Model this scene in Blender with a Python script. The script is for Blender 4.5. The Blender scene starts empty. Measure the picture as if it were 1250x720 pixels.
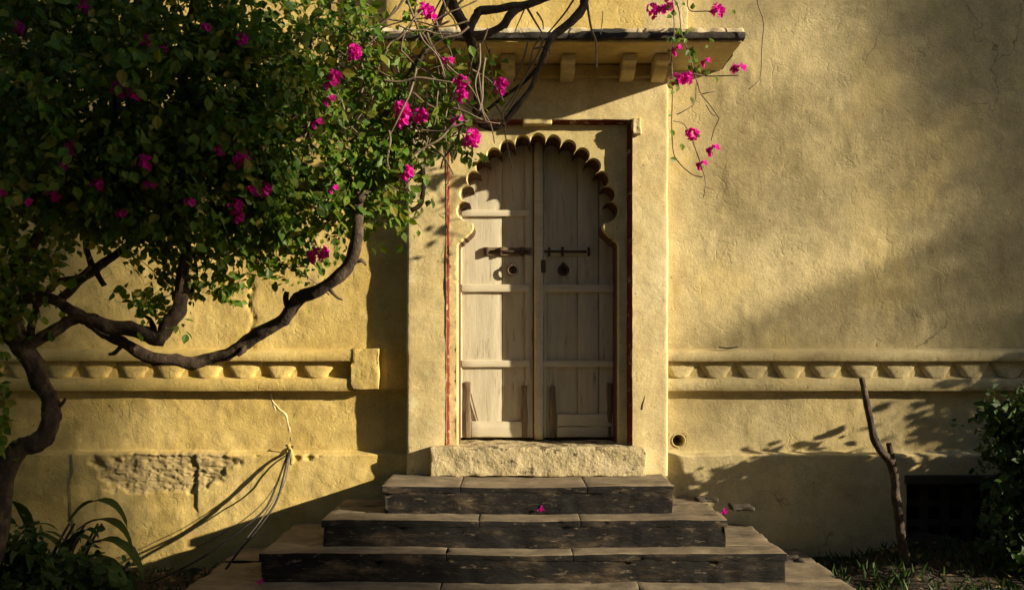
import bpy, bmesh, math, random
import numpy as np
from mathutils import Vector, Matrix, Quaternion, noise as mnoise
from mathutils.geometry import delaunay_2d_cdt

random.seed(7); RNG = np.random.default_rng(11)
SC = bpy.context.scene
COL = SC.collection

# ------------------------------------------------------------------ camera, sky, sun, exposure
CAM_D, CAM_Z, FPX = 6.0, 1.6, 1020.0
cam_data = bpy.data.cameras.new('camera'); cam = bpy.data.objects.new('camera', cam_data); COL.objects.link(cam)
cam.location = (0, -CAM_D, CAM_Z); cam.rotation_euler = (math.radians(90), 0, 0)
cam_data.sensor_width = 36; cam_data.lens = 36*FPX/1250; cam_data.shift_y = 60/1250
cam_data.clip_start = 0.05; cam_data.clip_end = 2000
SC.camera = cam
SUN_TRAVEL = Vector((-2.6, 1.0, -0.85)).normalized()
to_sun = -SUN_TRAVEL
world = bpy.data.worlds.new('World'); SC.world = world; world.use_nodes = True
wn = world.node_tree.nodes; wl = world.node_tree.links
sky = wn.new('ShaderNodeTexSky'); sky.sky_type = 'NISHITA'; sky.sun_disc = False
sky.sun_elevation = math.asin(to_sun.z); sky.sun_rotation = math.atan2(to_sun.x, to_sun.y)
sky.dust_density = 0.6; sky.air_density = 0.8
wl.new(sky.outputs[0], wn['Background'].inputs['Color']); wn['Background'].inputs['Strength'].default_value = 0.06
sun_data = bpy.data.lights.new('sun', 'SUN'); sun = bpy.data.objects.new('sun', sun_data); COL.objects.link(sun)
sun_data.energy = 5.0; sun_data.angle = math.radians(0.6); sun_data.color = (1.0, 0.87, 0.64)
sun.rotation_euler = SUN_TRAVEL.to_track_quat('-Z', 'Y').to_euler(); sun.location = to_sun*30
SC.view_settings.view_transform = 'Standard'; SC.view_settings.look = 'None'
SC.view_settings.gamma = 1.0; SC.view_settings.use_curve_mapping = False
SC.view_settings.exposure = 0.98
SC.render.engine = 'CYCLES'
SC.cycles.use_adaptive_sampling = True; SC.cycles.adaptive_threshold = 0.02; SC.cycles.max_bounces = 4; SC.cycles.diffuse_bounces = 3; SC.cycles.glossy_bounces = 1; SC.cycles.transmission_bounces = 2; SC.cycles.transparent_max_bounces = 8

# ------------------------------------------------------------------ helpers
def P(px, py, y=0.0):
    s = FPX/(CAM_D + y)
    return Vector(((px-625)/s, y, CAM_Z-(py-420)/s))

WORLDM = {}
def put(o, parent=None):
    COL.objects.link(o)
    if parent is not None:
        o.parent = parent
        o.matrix_parent_inverse = WORLDM.get(parent.name, Matrix.Identity(4)).inverted()
    return o
def obj(name, me, mat=None, parent=None, basis=None):
    o = bpy.data.objects.new(name, me)
    if mat is not None and len(me.materials) == 0: me.materials.append(mat)
    put(o, parent)
    if basis is not None:
        o.matrix_basis = basis; WORLDM[o.name] = basis.copy()
    return o
def tag(o, label=None, cat=None, group=None, kind=None):
    if label: o['label'] = label
    if cat: o['category'] = cat
    if group: o['group'] = group
    if kind: o['kind'] = kind
    return o
def thing(name, label, cat, loc=(0, 0, 0), group=None):
    o = bpy.data.objects.new(name, None); o.empty_display_size = 0.1
    COL.objects.link(o); o.location = loc
    WORLDM[o.name] = Matrix.Translation(loc)
    return tag(o, label, cat, group)

def mesh_from(name, verts, faces, smooth=True):
    me = bpy.data.meshes.new(name)
    me.from_pydata([tuple(v) for v in verts], [], faces)
    if smooth: me.polygons.foreach_set('use_smooth', [True]*len(me.polygons))
    me.update(); return me
def mesh_np(name, V, F, smooth=True):
    V = np.asarray(V, dtype=np.float32); F = np.asarray(F, dtype=np.int32)
    k = F.shape[1]
    me = bpy.data.meshes.new(name)
    me.vertices.add(len(V)); me.vertices.foreach_set('co', V.ravel())
    me.loops.add(F.size); me.loops.foreach_set('vertex_index', F.ravel())
    me.polygons.add(len(F))
    me.polygons.foreach_set('loop_start', np.arange(0, F.size, k, dtype=np.int32))
    me.polygons.foreach_set('loop_total', np.full(len(F), k, dtype=np.int32))
    me.polygons.foreach_set('use_smooth', np.full(len(F), bool(smooth)))
    me.update(calc_edges=True); me.validate(); return me

def _hash(ix, iy, seed):
    h = (ix.astype(np.int64)*374761393 + iy.astype(np.int64)*668265263 + seed*974634777) & 0xffffffff
    h = ((h ^ (h >> 13))*1274126177) & 0xffffffff
    h = h ^ (h >> 16)
    return (h & 0xffff)/32767.5 - 1.0
def vnoise(x, y, seed=0):
    ix = np.floor(x); iy = np.floor(y); fx = x-ix; fy = y-iy
    ux = fx*fx*fx*(fx*(fx*6-15)+10); uy = fy*fy*fy*(fy*(fy*6-15)+10)
    a = _hash(ix, iy, seed); b = _hash(ix+1, iy, seed); c = _hash(ix, iy+1, seed); d = _hash(ix+1, iy+1, seed)
    return (a*(1-ux)+b*ux)*(1-uy)+(c*(1-ux)+d*ux)*uy
def fbm(x, y, freq, octv=4, seed=0, gain=0.5):
    t = 0; a = 1.0
    for i in range(octv):
        t = t + a*vnoise(x*freq+i*17.3, y*freq-i*9.1, seed+i*31); freq *= 2.03; a *= gain
    return t
def sstep(e0, e1, x):
    t = np.clip((x-e0)/(e1-e0), 0, 1); return t*t*(3-2*t)

def grid_mesh(name, xs, zs, Y, keep=None):
    nx, nz = len(xs), len(zs)
    X, Z = np.meshgrid(xs, zs) if not isinstance(xs, tuple) else xs
    V = np.stack([X, Y, Z], -1).reshape(-1, 3)
    i = np.arange(nx-1); j = np.arange(nz-1)
    I, J = np.meshgrid(i, j)
    a = (J*nx+I).ravel(); F = np.stack([a, a+1, a+nx+1, a+nx], -1)
    if keep is not None: F = F[keep.ravel()]
    return mesh_np(name, V, F)

def stone_mesh(name, x0, x1, y0, y1, z0, z1, r=0.012, step=0.045, amp=0.006, freq=9.0, seed=0.0, chip=0.0):
    """block with worn rounded edges and an uneven surface"""
    c = Vector(((x0+x1)/2, (y0+y1)/2, (z0+z1)/2)); h = Vector(((x1-x0)/2, (y1-y0)/2, (z1-z0)/2))
    r = min(r, h.x*.45, h.y*.45, h.z*.45)
    def ax(hh):
        n = max(1, int(round(2*(hh-r)/step)))
        return [-hh, -hh+r*.35] + list(np.linspace(-hh+r, hh-r, n+1)) + [hh-r*.35, hh]
    A = [ax(h.x), ax(h.y), ax(h.z)]
    vid = {}; verts = []; faces = []
    def vert(i, j, k):
        key = (i, j, k)
        if key not in vid:
            p = Vector((A[0][i], A[1][j], A[2][k]))
            q = Vector([max(-h[m]+r, min(h[m]-r, p[m])) for m in range(3)])
            d = p-q
            if d.length > 1e-9: p = q + d.normalized()*r
            n = d.normalized() if d.length > 1e-9 else Vector((0, 0, 1))
            w = p+c
            s = Vector((w.x, w.y, w.z))*freq + Vector((seed*3.7, seed*1.3, -seed))
            dv = mnoise.fractal(s, 0.9, 2.0, 4)*amp
            if chip:
                e = sum(1 for m in range(3) if abs(p[m]) > h[m]-r*1.6)
                if e >= 2:
                    t = mnoise.noise(w*6.0+Vector((seed, 7, 3)))
                    dv -= chip*max(0, t-0.05)*2
            vid[key] = len(verts); verts.append(w + n*dv)
        return vid[key]
    N = [len(a)-1 for a in A]
    for (u, v, w) in ((0, 1, 2), (1, 2, 0), (2, 0, 1)):
        for side in (0, N[w]):
            for i in range(N[u]):
                for j in range(N[v]):
                    def g(a, b):
                        idx = [0, 0, 0]; idx[u] = a; idx[v] = b; idx[w] = side; return vert(*idx)
                    f = [g(i, j), g(i+1, j), g(i+1, j+1), g(i, j+1)]
                    faces.append(f if side else f[::-1])
    return mesh_from(name, verts, faces)

def boxes_mesh(name, boxes, bevel=0.004):
    bm = bmesh.new()
    for (x0, x1, y0, y1, z0, z1) in boxes:
        m = Matrix.Translation(((x0+x1)/2, (y0+y1)/2, (z0+z1)/2)) @ Matrix.Diagonal((x1-x0, y1-y0, z1-z0, 1))
        bmesh.ops.create_cube(bm, size=1, matrix=m)
    if bevel: bmesh.ops.bevel(bm, geom=bm.edges[:], offset=bevel, segments=2, affect='EDGES', profile=0.6)
    me = bpy.data.meshes.new(name); bm.to_mesh(me); bm.free(); return me

def crom(pts, rad, per=6):
    out = []; rr = []
    n = len(pts)
    for i in range(n-1):
        p0 = pts[max(i-1, 0)]; p1 = pts[i]; p2 = pts[i+1]; p3 = pts[min(i+2, n-1)]
        for k in range(per):
            t = k/per; t2 = t*t; t3 = t2*t
            out.append(0.5*((2*p1)+(p2-p0)*t+(2*p0-5*p1+4*p2-p3)*t2+(3*p1-p0-3*p2+p3)*t3))
            rr.append(rad[i]*(1-t)+rad[i+1]*t)
    out.append(pts[-1].copy()); rr.append(rad[-1])
    return out, rr
def tube_geo(pts, rad, seg=8, per=6, rough=0.0, seed=0.0):
    pts = [Vector(p) for p in pts]
    c, r = crom(pts, rad, per) if per > 1 else (pts, list(rad))
    if rough >= .25:
        c = [q+mnoise.noise_vector(q*9+Vector((seed*3, 1, 2)))*r[i]*.32 for i, q in enumerate(c)]
    verts = []; faces = []
    t = (c[1]-c[0]).normalized(); u = t.orthogonal().normalized()
    for i in range(len(c)):
        a = c[max(i-1, 0)]; b = c[min(i+1, len(c)-1)]
        tn = (b-a)
        tn = tn.normalized() if tn.length > 1e-9 else t
        q = t.rotation_difference(tn); u = (q @ u); u = (u - tn*u.dot(tn)).normalized(); t = tn
        w = t.cross(u)
        for k in range(seg):
            an = 2*math.pi*k/seg
            d = u*math.cos(an)+w*math.sin(an)
            rr = r[i]
            if rough:
                rr *= 1+rough*mnoise.fractal(Vector((d.x*1.3, d.y*1.3, d.z*1.3))*1.5+c[i]*7+Vector((seed, 0, 0)), 0.8, 2, 3)
            verts.append(c[i]+d*rr)
    for i in range(len(c)-1):
        for k in range(seg):
            a = i*seg+k; b = i*seg+(k+1) % seg
            faces.append([a, b, b+seg, a+seg])
    faces.append(list(range(seg))[::-1]); faces.append([len(verts)-seg+k for k in range(seg)])
    return verts, faces
def merge(geos):
    V = []; F = []
    for v, f in geos:
        o = len(V); V += v; F += [[i+o for i in q] for q in f]
    return V, F
def tube_mesh(name, pts, rad, **kw):
    return mesh_from(name, *tube_geo(pts, rad, **kw))
def pix(path, y=None):
    """path of (px, py, radius in px[, depth]) measured on the photo -> world points and radii"""
    pts = []; rad = []
    for q in path:
        yy = q[3] if len(q) > 3 else y
        pts.append(P(q[0], q[1], yy)); rad.append(q[2]*(CAM_D+yy)/FPX)
    return pts, rad

# ------------------------------------------------------------------ materials
def new_mat(name):
    m = bpy.data.materials.new(name); m.use_nodes = True
    nt = m.node_tree; b = nt.nodes['Principled BSDF']
    return m, nt, b
def N(nt, typ, **kw):
    n = nt.nodes.new(typ)
    for k, v in kw.items(): setattr(n, k, v)
    return n
def noise_node(nt, vec, scale, detail=6, rough=0.6, dist=0.0):
    n = N(nt, 'ShaderNodeTexNoise'); n.inputs['Scale'].default_value = scale
    n.inputs['Detail'].default_value = detail; n.inputs['Roughness'].default_value = rough
    n.inputs['Distortion'].default_value = dist
    nt.links.new(vec, n.inputs['Vector']); return n.outputs['Fac']
def ramp(nt, fac, stops, interp='LINEAR'):
    r = N(nt, 'ShaderNodeValToRGB'); r.color_ramp.interpolation = interp
    el = r.color_ramp.elements
    while len(el) < len(stops): el.new(0.5)
    for e, (p, c) in zip(el, stops):
        e.position = p; e.color = (c[0], c[1], c[2], 1) if not isinstance(c, (int, float)) else (c, c, c, 1)
    nt.links.new(fac, r.inputs[0]); return r.outputs[0]
def mixc(nt, fac, a, b, blend='MIX'):
    m = N(nt, 'ShaderNodeMix', data_type='RGBA', blend_type=blend)
    for i, s in ((0, fac), (6, a), (7, b)):
        if isinstance(s, (int, float)): m.inputs[i].default_value = s
        elif isinstance(s, tuple): m.inputs[i].default_value = (*s, 1)
        else: nt.links.new(s, m.inputs[i])
    return m.outputs[2]
def coords(nt, stretch=(1, 1, 1), off=(0, 0, 0)):
    g = N(nt, 'ShaderNodeNewGeometry'); mp = N(nt, 'ShaderNodeMapping')
    mp.inputs['Scale'].default_value = stretch; mp.inputs['Location'].default_value = off
    nt.links.new(g.outputs['Position'], mp.inputs['Vector']); return mp.outputs[0]
def bump(nt, b, layers):
    prev = None
    for (fac, strength, dist) in layers:
        n = N(nt, 'ShaderNodeBump'); n.inputs['Strength'].default_value = strength; n.inputs['Distance'].default_value = dist
        nt.links.new(fac, n.inputs['Height'])
        if prev: nt.links.new(prev, n.inputs['Normal'])
        prev = n.outputs[0]
    nt.links.new(prev, b.inputs['Normal'])

def plaster(name, c0, c1, c2, stain=(0.20, 0.15, 0.08), stain_amt=0.55, off=0.0, rough_bump=1.0, skylit_right=False):
    m, nt, b = new_mat(name)
    v = coords(nt, off=(off, off*.3, off*.7)); vs = coords(nt, (3.0, 3.0, 0.35), (off, 0, 0))
    base = ramp(nt, noise_node(nt, v, 1.3, 3, 0.62), [(0.28, c0), (0.52, c1), (0.75, c2)])
    if skylit_right:  # right of the porch: greyer skylight tone put into the colour
        sx = N(nt, 'ShaderNodeSeparateXYZ'); nt.links.new(coords(nt), sx.inputs[0])
        side = ramp(nt, sx.outputs['X'], [(0.90, 0.0), (0.96, 1.0)])
        base = mixc(nt, side, base, ramp(nt, noise_node(nt, v, 1.1, 3, 0.6), [(0.3, (0.47, 0.375, 0.185)), (0.52, (0.56, 0.455, 0.235)), (0.72, (0.61, 0.505, 0.275))]))
    mott = ramp(nt, noise_node(nt, v, 9, 4, 0.7), [(0.30, 0.80), (0.62, 1.05)])
    col = mixc(nt, 1.0, base, mott, 'MULTIPLY')
    fine = ramp(nt, noise_node(nt, v, 70, 1, 0.6), [(0.3, 0.90), (0.7, 1.06)])
    col = mixc(nt, 1.0, col, fine, 'MULTIPLY')
    st = ramp(nt, noise_node(nt, vs, 1.4, 4, 0.68), [(0.54, 0.0), (0.74, stain_amt)])
    col = mixc(nt, st, col, stain)
    spots = ramp(nt, noise_node(nt, v, 30, 3, 0.6), [(0.67, 0.0), (0.72, 0.75)])
    col = mixc(nt, spots, col, tuple(0.45*x for x in c0))
    pale = ramp(nt, noise_node(nt, coords(nt, off=(off+5, 2, 1)), 4.5, 4, 0.75), [(0.60, 0.0), (0.72, 0.45)])
    col = mixc(nt, pale, col, tuple(min(0.8, 1.25*x+0.05) for x in c2))
    wash = ramp(nt, noise_node(nt, coords(nt, (1, 1, .55), (off+9, 4, 2)), 2.2, 2, 0.5), [(0.55, 0.0), (0.60, 0.30)])
    col = mixc(nt, wash, col, tuple(min(0.8, 1.12*x+0.03) for x in c2))
    vo = N(nt, 'ShaderNodeTexVoronoi', feature='DISTANCE_TO_EDGE'); vo.inputs['Scale'].default_value = 1.15
    wob = N(nt, 'ShaderNodeVectorMath', operation='ADD')
    nn = N(nt, 'ShaderNodeTexNoise'); nn.inputs['Scale'].default_value = 5; nn.inputs['Detail'].default_value = 2; nt.links.new(v, nn.inputs['Vector'])
    sc_ = N(nt, 'ShaderNodeVectorMath', operation='SCALE'); sc_.inputs['Scale'].default_value = 0.35
    nt.links.new(nn.outputs['Color'], sc_.inputs[0]); nt.links.new(v, wob.inputs[0]); nt.links.new(sc_.outputs[0], wob.inputs[1]); nt.links.new(wob.outputs[0], vo.inputs['Vector'])
    crk = ramp(nt, vo.outputs['Distance'], [(0.0, 1.0), (0.006, 0.0)])
    cg = ramp(nt, noise_node(nt, coords(nt, off=(1, off+2, 3)), 1.1, 2), [(0.56, 0.0), (0.64, 0.7)])
    cm = N(nt, 'ShaderNodeMath', operation='MULTIPLY'); nt.links.new(crk, cm.inputs[0]); nt.links.new(cg, cm.inputs[1])
    col = mixc(nt, cm.outputs[0], col, (0.13, 0.09, 0.045))
    at = N(nt, 'ShaderNodeAttribute', attribute_name='bare')
    col = mixc(nt, at.outputs['Fac'], col, mixc(nt, noise_node(nt, v, 30, 5), (0.22, 0.16, 0.075), (0.52, 0.41, 0.20)))
    nt.links.new(col, b.inputs['Base Color']); b.inputs['Roughness'].default_value = 0.92
    b.inputs['Specular IOR Level'].default_value = 0.15
    # trowel scars: thin ridged lines
    rid = N(nt, 'ShaderNodeMath', operation='ABSOLUTE')
    s1 = N(nt, 'ShaderNodeMath', operation='SUBTRACT'); s1.inputs[1].default_value = 0.5
    nt.links.new(noise_node(nt, v, 7.5, 2, 0.55), s1.inputs[0]); nt.links.new(s1.outputs[0], rid.inputs[0])
    ridge = ramp(nt, rid.outputs[0], [(0.0, 0.0), (0.035, 1.0)])
    gate = ramp(nt, noise_node(nt, coords(nt, off=(3, off, 9)), 5.0, 2), [(0.50, 0.0), (0.62, 1.0)])
    rg = mixc(nt, gate, (1.0, 1.0, 1.0), ridge)
    bump(nt, b, [(noise_node(nt, v, 22, 4, 0.62), 0.42*rough_bump, 0.010), (rg, 0.30*rough_bump, 0.005), (noise_node(nt, v, 75, 3, 0.65), 0.55*rough_bump, 0.0045)])
    return m

M = {}
M['wall'] = plaster('ochre_plaster', (0.48, 0.345, 0.105), (0.58, 0.425, 0.145), (0.65, 0.495, 0.19), skylit_right=True, stain_amt=0.24)
M['porch'] = plaster('cream_plaster', (0.57, 0.44, 0.20), (0.67, 0.535, 0.27), (0.73, 0.60, 0.34), stain_amt=0.30, off=4.0, rough_bump=0.7)
M['panel'] = plaster('yellow_panel_plaster', (0.54, 0.42, 0.18), (0.63, 0.51, 0.24), (0.68, 0.56, 0.29), stain_amt=0.35, off=8.0, rough_bump=0.55)
M['repair'] = plaster('pale_mortar', (0.55, 0.45, 0.27), (0.66, 0.55, 0.34), (0.72, 0.62, 0.42), off=2.0)

def patchy(name, stops, scale, over=None, over_scale=8, over_rng=(0.55, 0.65), stretch=(1, 1, 1), rough=0.85, bumps=((30, 0.5, 0.006),), detail=8, spec=0.3, dist=0.0):
    m, nt, b = new_mat(name)
    v = coords(nt, stretch)
    col = ramp(nt, noise_node(nt, v, scale, detail, 0.68, dist), stops)
    if over:
        f = ramp(nt, noise_node(nt, coords(nt, stretch, (7, 3, 5)), over_scale, 8, 0.7), [(over_rng[0], 0.0), (over_rng[1], 1.0)])
        col = mixc(nt, f, col, over)
    nt.links.new(col, b.inputs['Base Color']); b.inputs['Roughness'].default_value = rough
    b.inputs['Specular IOR Level'].default_value = spec
    bump(nt, b, [(noise_node(nt, v, s, 6, 0.65), st, d) for (s, st, d) in bumps])
    return m
M['red'] = patchy('worn_red_paint', [(0.3, (0.09, 0.010, 0.005)), (0.7, (0.17, 0.022, 0.008))], 8, over=(0.42, 0.30, 0.14), over_scale=16, over_rng=(0.56, 0.64))
M['soffit'] = patchy('maroon_soffit_paint', [(0.3, (0.07, 0.035, 0.02)), (0.7, (0.13, 0.065, 0.035))], 8, over=(0.35, 0.26, 0.12), over_scale=14, over_rng=(0.64, 0.70))
M['wood'] = patchy('weathered_door_paint', [(0.25, (0.45, 0.39, 0.265)), (0.5, (0.58, 0.515, 0.365)), (0.75, (0.65, 0.585, 0.43))], 3.5, over=(0.20, 0.145, 0.085), over_scale=5, over_rng=(0.56, 0.74), stretch=(6, 6, 0.7), bumps=((11, 0.4, 0.004), (50, 0.4, 0.003)))
M['wood_rail'] = patchy('weathered_rail_paint', [(0.25, (0.48, 0.415, 0.28)), (0.5, (0.62, 0.55, 0.39)), (0.75, (0.69, 0.62, 0.46))], 3.5, over=(0.22, 0.15, 0.09), over_scale=5, over_rng=(0.62, 0.80), stretch=(0.7, 6, 6), bumps=((12, 0.5, 0.004), (60, 0.3, 0.002)))
M['old_wood'] = patchy('bare_old_wood', [(0.3, (0.13, 0.085, 0.05)), (0.7, (0.30, 0.22, 0.13))], 4, stretch=(8, 8, 1), bumps=((14, 0.8, 0.004),))
M['iron'] = patchy('rusty_iron', [(0.3, (0.035, 0.025, 0.02)), (0.7, (0.10, 0.06, 0.035))], 20, rough=0.6, bumps=((60, 0.4, 0.002),))
M['tread'] = patchy('worn_sandstone', [(0.25, (0.10, 0.078, 0.05)), (0.5, (0.20, 0.155, 0.098)), (0.75, (0.31, 0.245, 0.16))], 6, over=(0.07, 0.055, 0.038), over_scale=5, over_rng=(0.50, 0.72), stretch=(.6, 1, 1), bumps=((24, 0.6, 0.010), (110, 0.4, 0.003)))
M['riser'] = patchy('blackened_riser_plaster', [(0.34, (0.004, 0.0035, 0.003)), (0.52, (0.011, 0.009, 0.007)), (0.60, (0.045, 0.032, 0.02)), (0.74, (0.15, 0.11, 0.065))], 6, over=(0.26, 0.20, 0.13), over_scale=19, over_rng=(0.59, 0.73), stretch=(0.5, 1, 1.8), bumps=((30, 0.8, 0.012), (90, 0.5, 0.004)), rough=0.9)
M['lichen'] = patchy('black_lichened_edge', [(0.3, (0.018, 0.015, 0.012)), (0.6, (0.05, 0.04, 0.03)), (0.75, (0.16, 0.13, 0.09))], 12, over=(0.30, 0.24, 0.15), over_scale=25, over_rng=(0.64, 0.70), bumps=((40, 0.7, 0.008),))
M['sill'] = patchy('broken_sill_plaster', [(0.30, (0.22, 0.165, 0.085)), (0.45, (0.46, 0.37, 0.20)), (0.75, (0.56, 0.465, 0.28))], 5, over=(0.10, 0.075, 0.04), over_scale=8, over_rng=(0.55, 0.60), bumps=((9, 0.9, 0.03), (40, 0.7, 0.008)))
M['bark'] = patchy('grey_brown_bark', [(0.3, (0.022, 0.015, 0.010)), (0.52, (0.060, 0.040, 0.025)), (0.72, (0.17, 0.12, 0.08))], 14, bumps=((26, 1.0, 0.015), (80, 0.8, 0.006)), stretch=(1, 1, 0.8))
M['twig'] = patchy('dry_twig', [(0.3, (0.10, 0.07, 0.045)), (0.7, (0.24, 0.18, 0.12))], 14)
M['soil'] = patchy('dark_soil', [(0.3, (0.030, 0.021, 0.013)), (0.6, (0.055, 0.040, 0.025)), (0.8, (0.095, 0.07, 0.045))], 5, over=(0.12, 0.09, 0.055), over_scale=30, over_rng=(0.62, 0.70), bumps=((14, 1.0, 0.04), (60, 0.8, 0.01)))
M['cable'] = patchy('black_cable', [(0.3, (0.012, 0.011, 0.010)), (0.7, (0.03, 0.026, 0.022))], 20, rough=0.55)
M['cable_grey'] = patchy('dusty_grey_cable', [(0.3, (0.10, 0.085, 0.07)), (0.7, (0.22, 0.19, 0.15))], 20, rough=0.6)
M['dark_stone'] = patchy('dark_grille_stone', [(0.3, (0.025, 0.022, 0.017)), (0.7, (0.06, 0.05, 0.036))], 8)
M['void'] = patchy('opening_shade_black', [(0.3, (0.006, 0.005, 0.004)), (0.7, (0.012, 0.010, 0.008))], 8)  # shade inside dark openings, put in as a black colour
M['rock'] = patchy('grey_rubble', [(0.3, (0.03, 0.025, 0.02)), (0.7, (0.09, 0.07, 0.05))], 12, bumps=((30, 0.8, 0.01),))
M['litter'] = patchy('dry_leaf_litter', [(0.3, (0.09, 0.055, 0.025)), (0.7, (0.22, 0.15, 0.07))], 9)

def leaf_mat(name, cols, trans, tmix=0.35, rough=0.45):
    m, nt, b = new_mat(name)
    g = N(nt, 'ShaderNodeNewGeometry')
    rnd = g.outputs['Random Per Island']
    oi = N(nt, 'ShaderNodeObjectInfo')
    ad = N(nt, 'ShaderNodeMath', operation='ADD'); nt.links.new(rnd, ad.inputs[0]); nt.links.new(oi.outputs['Random'], ad.inputs[1])
    fr = N(nt, 'ShaderNodeMath', operation='FRACT'); nt.links.new(ad.outputs[0], fr.inputs[0])
    k = len(cols)-1
    col = ramp(nt, fr.outputs[0], [(i/k, c) for i, c in enumerate(cols)])
    nt.links.new(col, b.inputs['Base Color']); b.inputs['Roughness'].default_value = rough
    b.inputs['Specular IOR Level'].default_value = 0.2
    tr = N(nt, 'ShaderNodeBsdfTranslucent'); tc = mixc(nt, 1.0, col, trans, 'MULTIPLY'); nt.links.new(tc, tr.inputs['Color'])
    mx = N(nt, 'ShaderNodeMixShader'); mx.inputs[0].default_value = tmix
    nt.links.new(b.outputs[0], mx.inputs[1]); nt.links.new(tr.outputs[0], mx.inputs[2])
    nt.links.new(mx.outputs[0], nt.nodes['Material Output'].inputs['Surface'])
    return m
M['leaf'] = leaf_mat('bougainvillea_leaf', [(0.03, 0.07, 0.010), (0.07, 0.14, 0.015), (0.11, 0.18, 0.02), (0.04, 0.09, 0.012), (0.16, 0.21, 0.028), (0.06, 0.13, 0.015), (0.12, 0.18, 0.02), (0.22, 0.19, 0.035), (0.05, 0.10, 0.014)], (1.6, 1.8, 0.7))
M['dleaf'] = leaf_mat('dark_shrub_leaf', [(0.025, 0.05, 0.012), (0.04, 0.075, 0.016), (0.05, 0.085, 0.018)], (1.2, 1.4, 0.6), tmix=0.15, rough=0.6)
M['bract'] = leaf_mat('magenta_bract', [(0.72, 0.015, 0.36), (0.80, 0.02, 0.48), (0.74, 0.02, 0.28), (0.84, 0.05, 0.56)], (1.0, 0.9, 1.0), tmix=0.35, rough=0.6)
M['floret'] = leaf_mat('cream_floret', [(0.7, 0.6, 0.35), (0.75, 0.68, 0.45)], (1, 1, 1), tmix=0.2)
M['drybract'] = leaf_mat('dried_bract', [(0.20, 0.06, 0.05), (0.28, 0.10, 0.06)], (1, 0.9, 0.8), tmix=0.2, rough=0.8)

# ------------------------------------------------------------------ ground
gx = np.unique(np.concatenate([np.linspace(-400, -8, 14), np.arange(-8, 8.01, 0.07), np.linspace(8, 400, 14)]))
gy = np.unique(np.concatenate([np.linspace(-400, -8, 14), np.arange(-8, -1.6, 0.12), np.arange(-1.6, 0.31, 0.05), np.array([3, 12, 60, 200, 400.])]))
GX, GY = np.meshgrid(gx, gy)
near = sstep(-2.2, -0.1, GY)*sstep(9, 6, np.abs(GX))
GZ = -0.02 + 0.035*fbm(GX, GY, 1.7, 4, 5)*sstep(60, 10, np.hypot(GX, GY)) + near*(0.055+0.05*fbm(GX, GY, 2.3, 4, 9)) \
    + 0.15*np.exp(-((GX-3.0)/0.8)**2)*near + 0.02*fbm(GX, GY, 9, 2, 3)*near
GZ = np.where(np.abs(GX) > 9, GZ-0.02, GZ)
nx_ = len(gx); I_, J_ = np.meshgrid(np.arange(nx_-1), np.arange(len(gy)-1)); a_ = (J_*nx_+I_).ravel()
ground = obj('ground', mesh_np('ground', np.stack([GX, GY, GZ], -1).reshape(-1, 3), np.stack([a_, a_+1, a_+nx_+1, a_+nx_], -1)), M['soil'])
tag(ground, kind='structure')

# ------------------------------------------------------------------ the old building
bld = thing('old_building', 'weathered ochre plastered building front with scalloped arch doorway above stone steps', 'building', (0.18, 0, 0))

# wall as one uneven plastered sheet
Z_STR_BOT = P(0, 478, 0).z; Z_PL = P(0, 551, 0).z
VENT = (P(1104, 0, 0).x, P(1212, 0, 0).x, P(0, 664, 0).z, P(0, 587, 0).z)
HOLE = (P(829, 538, 0).x, P(829, 538, 0).z, 0.048)
xs = np.unique(np.concatenate([np.linspace(-9, -4, 40), np.arange(-3.984, -3.155, 0.016), np.arange(-3.15, -2.15, 0.0065), np.arange(-2.145, 4.19, 0.016), np.linspace(4.2, 9, 40)]))
zs = np.unique(np.concatenate([np.arange(-0.2, 0.39, 0.016), np.arange(0.40, 0.86, 0.0065), np.arange(0.87, 4.29, 0.016), np.linspace(4.3, 6.5, 28)]))
X, Z = np.meshgrid(xs, zs)
X = X.copy(); Z = Z.copy()
d = np.hypot(X-HOLE[0], Z-HOLE[1]); ring = (np.abs(d-HOLE[2]) < 0.011)
X = np.where(ring, HOLE[0]+(X-HOLE[0])/np.maximum(d, 1e-6)*HOLE[2], X); Z = np.where(ring, HOLE[1]+(Z-HOLE[1])/np.maximum(d, 1e-6)*HOLE[2], Z)
calm = 1-.45*sstep(.6, 1.2, X)-.25*sstep(.6, 1.2, X)*sstep(1.4, 1.2, Z)
Y = 0.0075*fbm(X, Z, 1.1, 3, 1) + calm*(0.0040*fbm(X, Z, 4.2, 3, 2) + 0.0020*fbm(X, Z, 12, 2, 3))
Y -= 0.0035*np.clip(fbm(X, Z*0.6, 6.5, 2, 21)-0.45, 0, 1)*2                      # blisters
Y += 0.028*(1-sstep(Z_STR_BOT-0.006, Z_STR_BOT+0.006, Z))                         # wall steps back below the string course
pl = 1-sstep(Z_PL-0.022, Z_PL+0.008, Z + 0.006*fbm(X, X*0+3, 3, 3, 8))            # plinth with a sloping top edge
Y -= 0.062*pl
Y -= pl*0.006*fbm(X, Z, 3.0, 3, 12)
# broken plaster on the left plinth
def pxu(px): return (px-625)/170.0
u0, u1 = pxu(100), pxu(246)
cx_, cz_ = pxu(180), P(0, 572, 0).z
mask = sstep(1.15, 0.85, np.hypot((X-cx_)/0.46, (Z-cz_)/0.17) + 0.55*fbm(X, Z, 4.5, 4, 44))*sstep(Z_PL+0.01, Z_PL-0.02, Z)
Y += mask*(0.016+0.009*fbm(X*.7, Z*1.5, 12, 3, 45)+0.009*np.abs(fbm(X*.6, Z*1.3, 30, 3, 46)))
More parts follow.
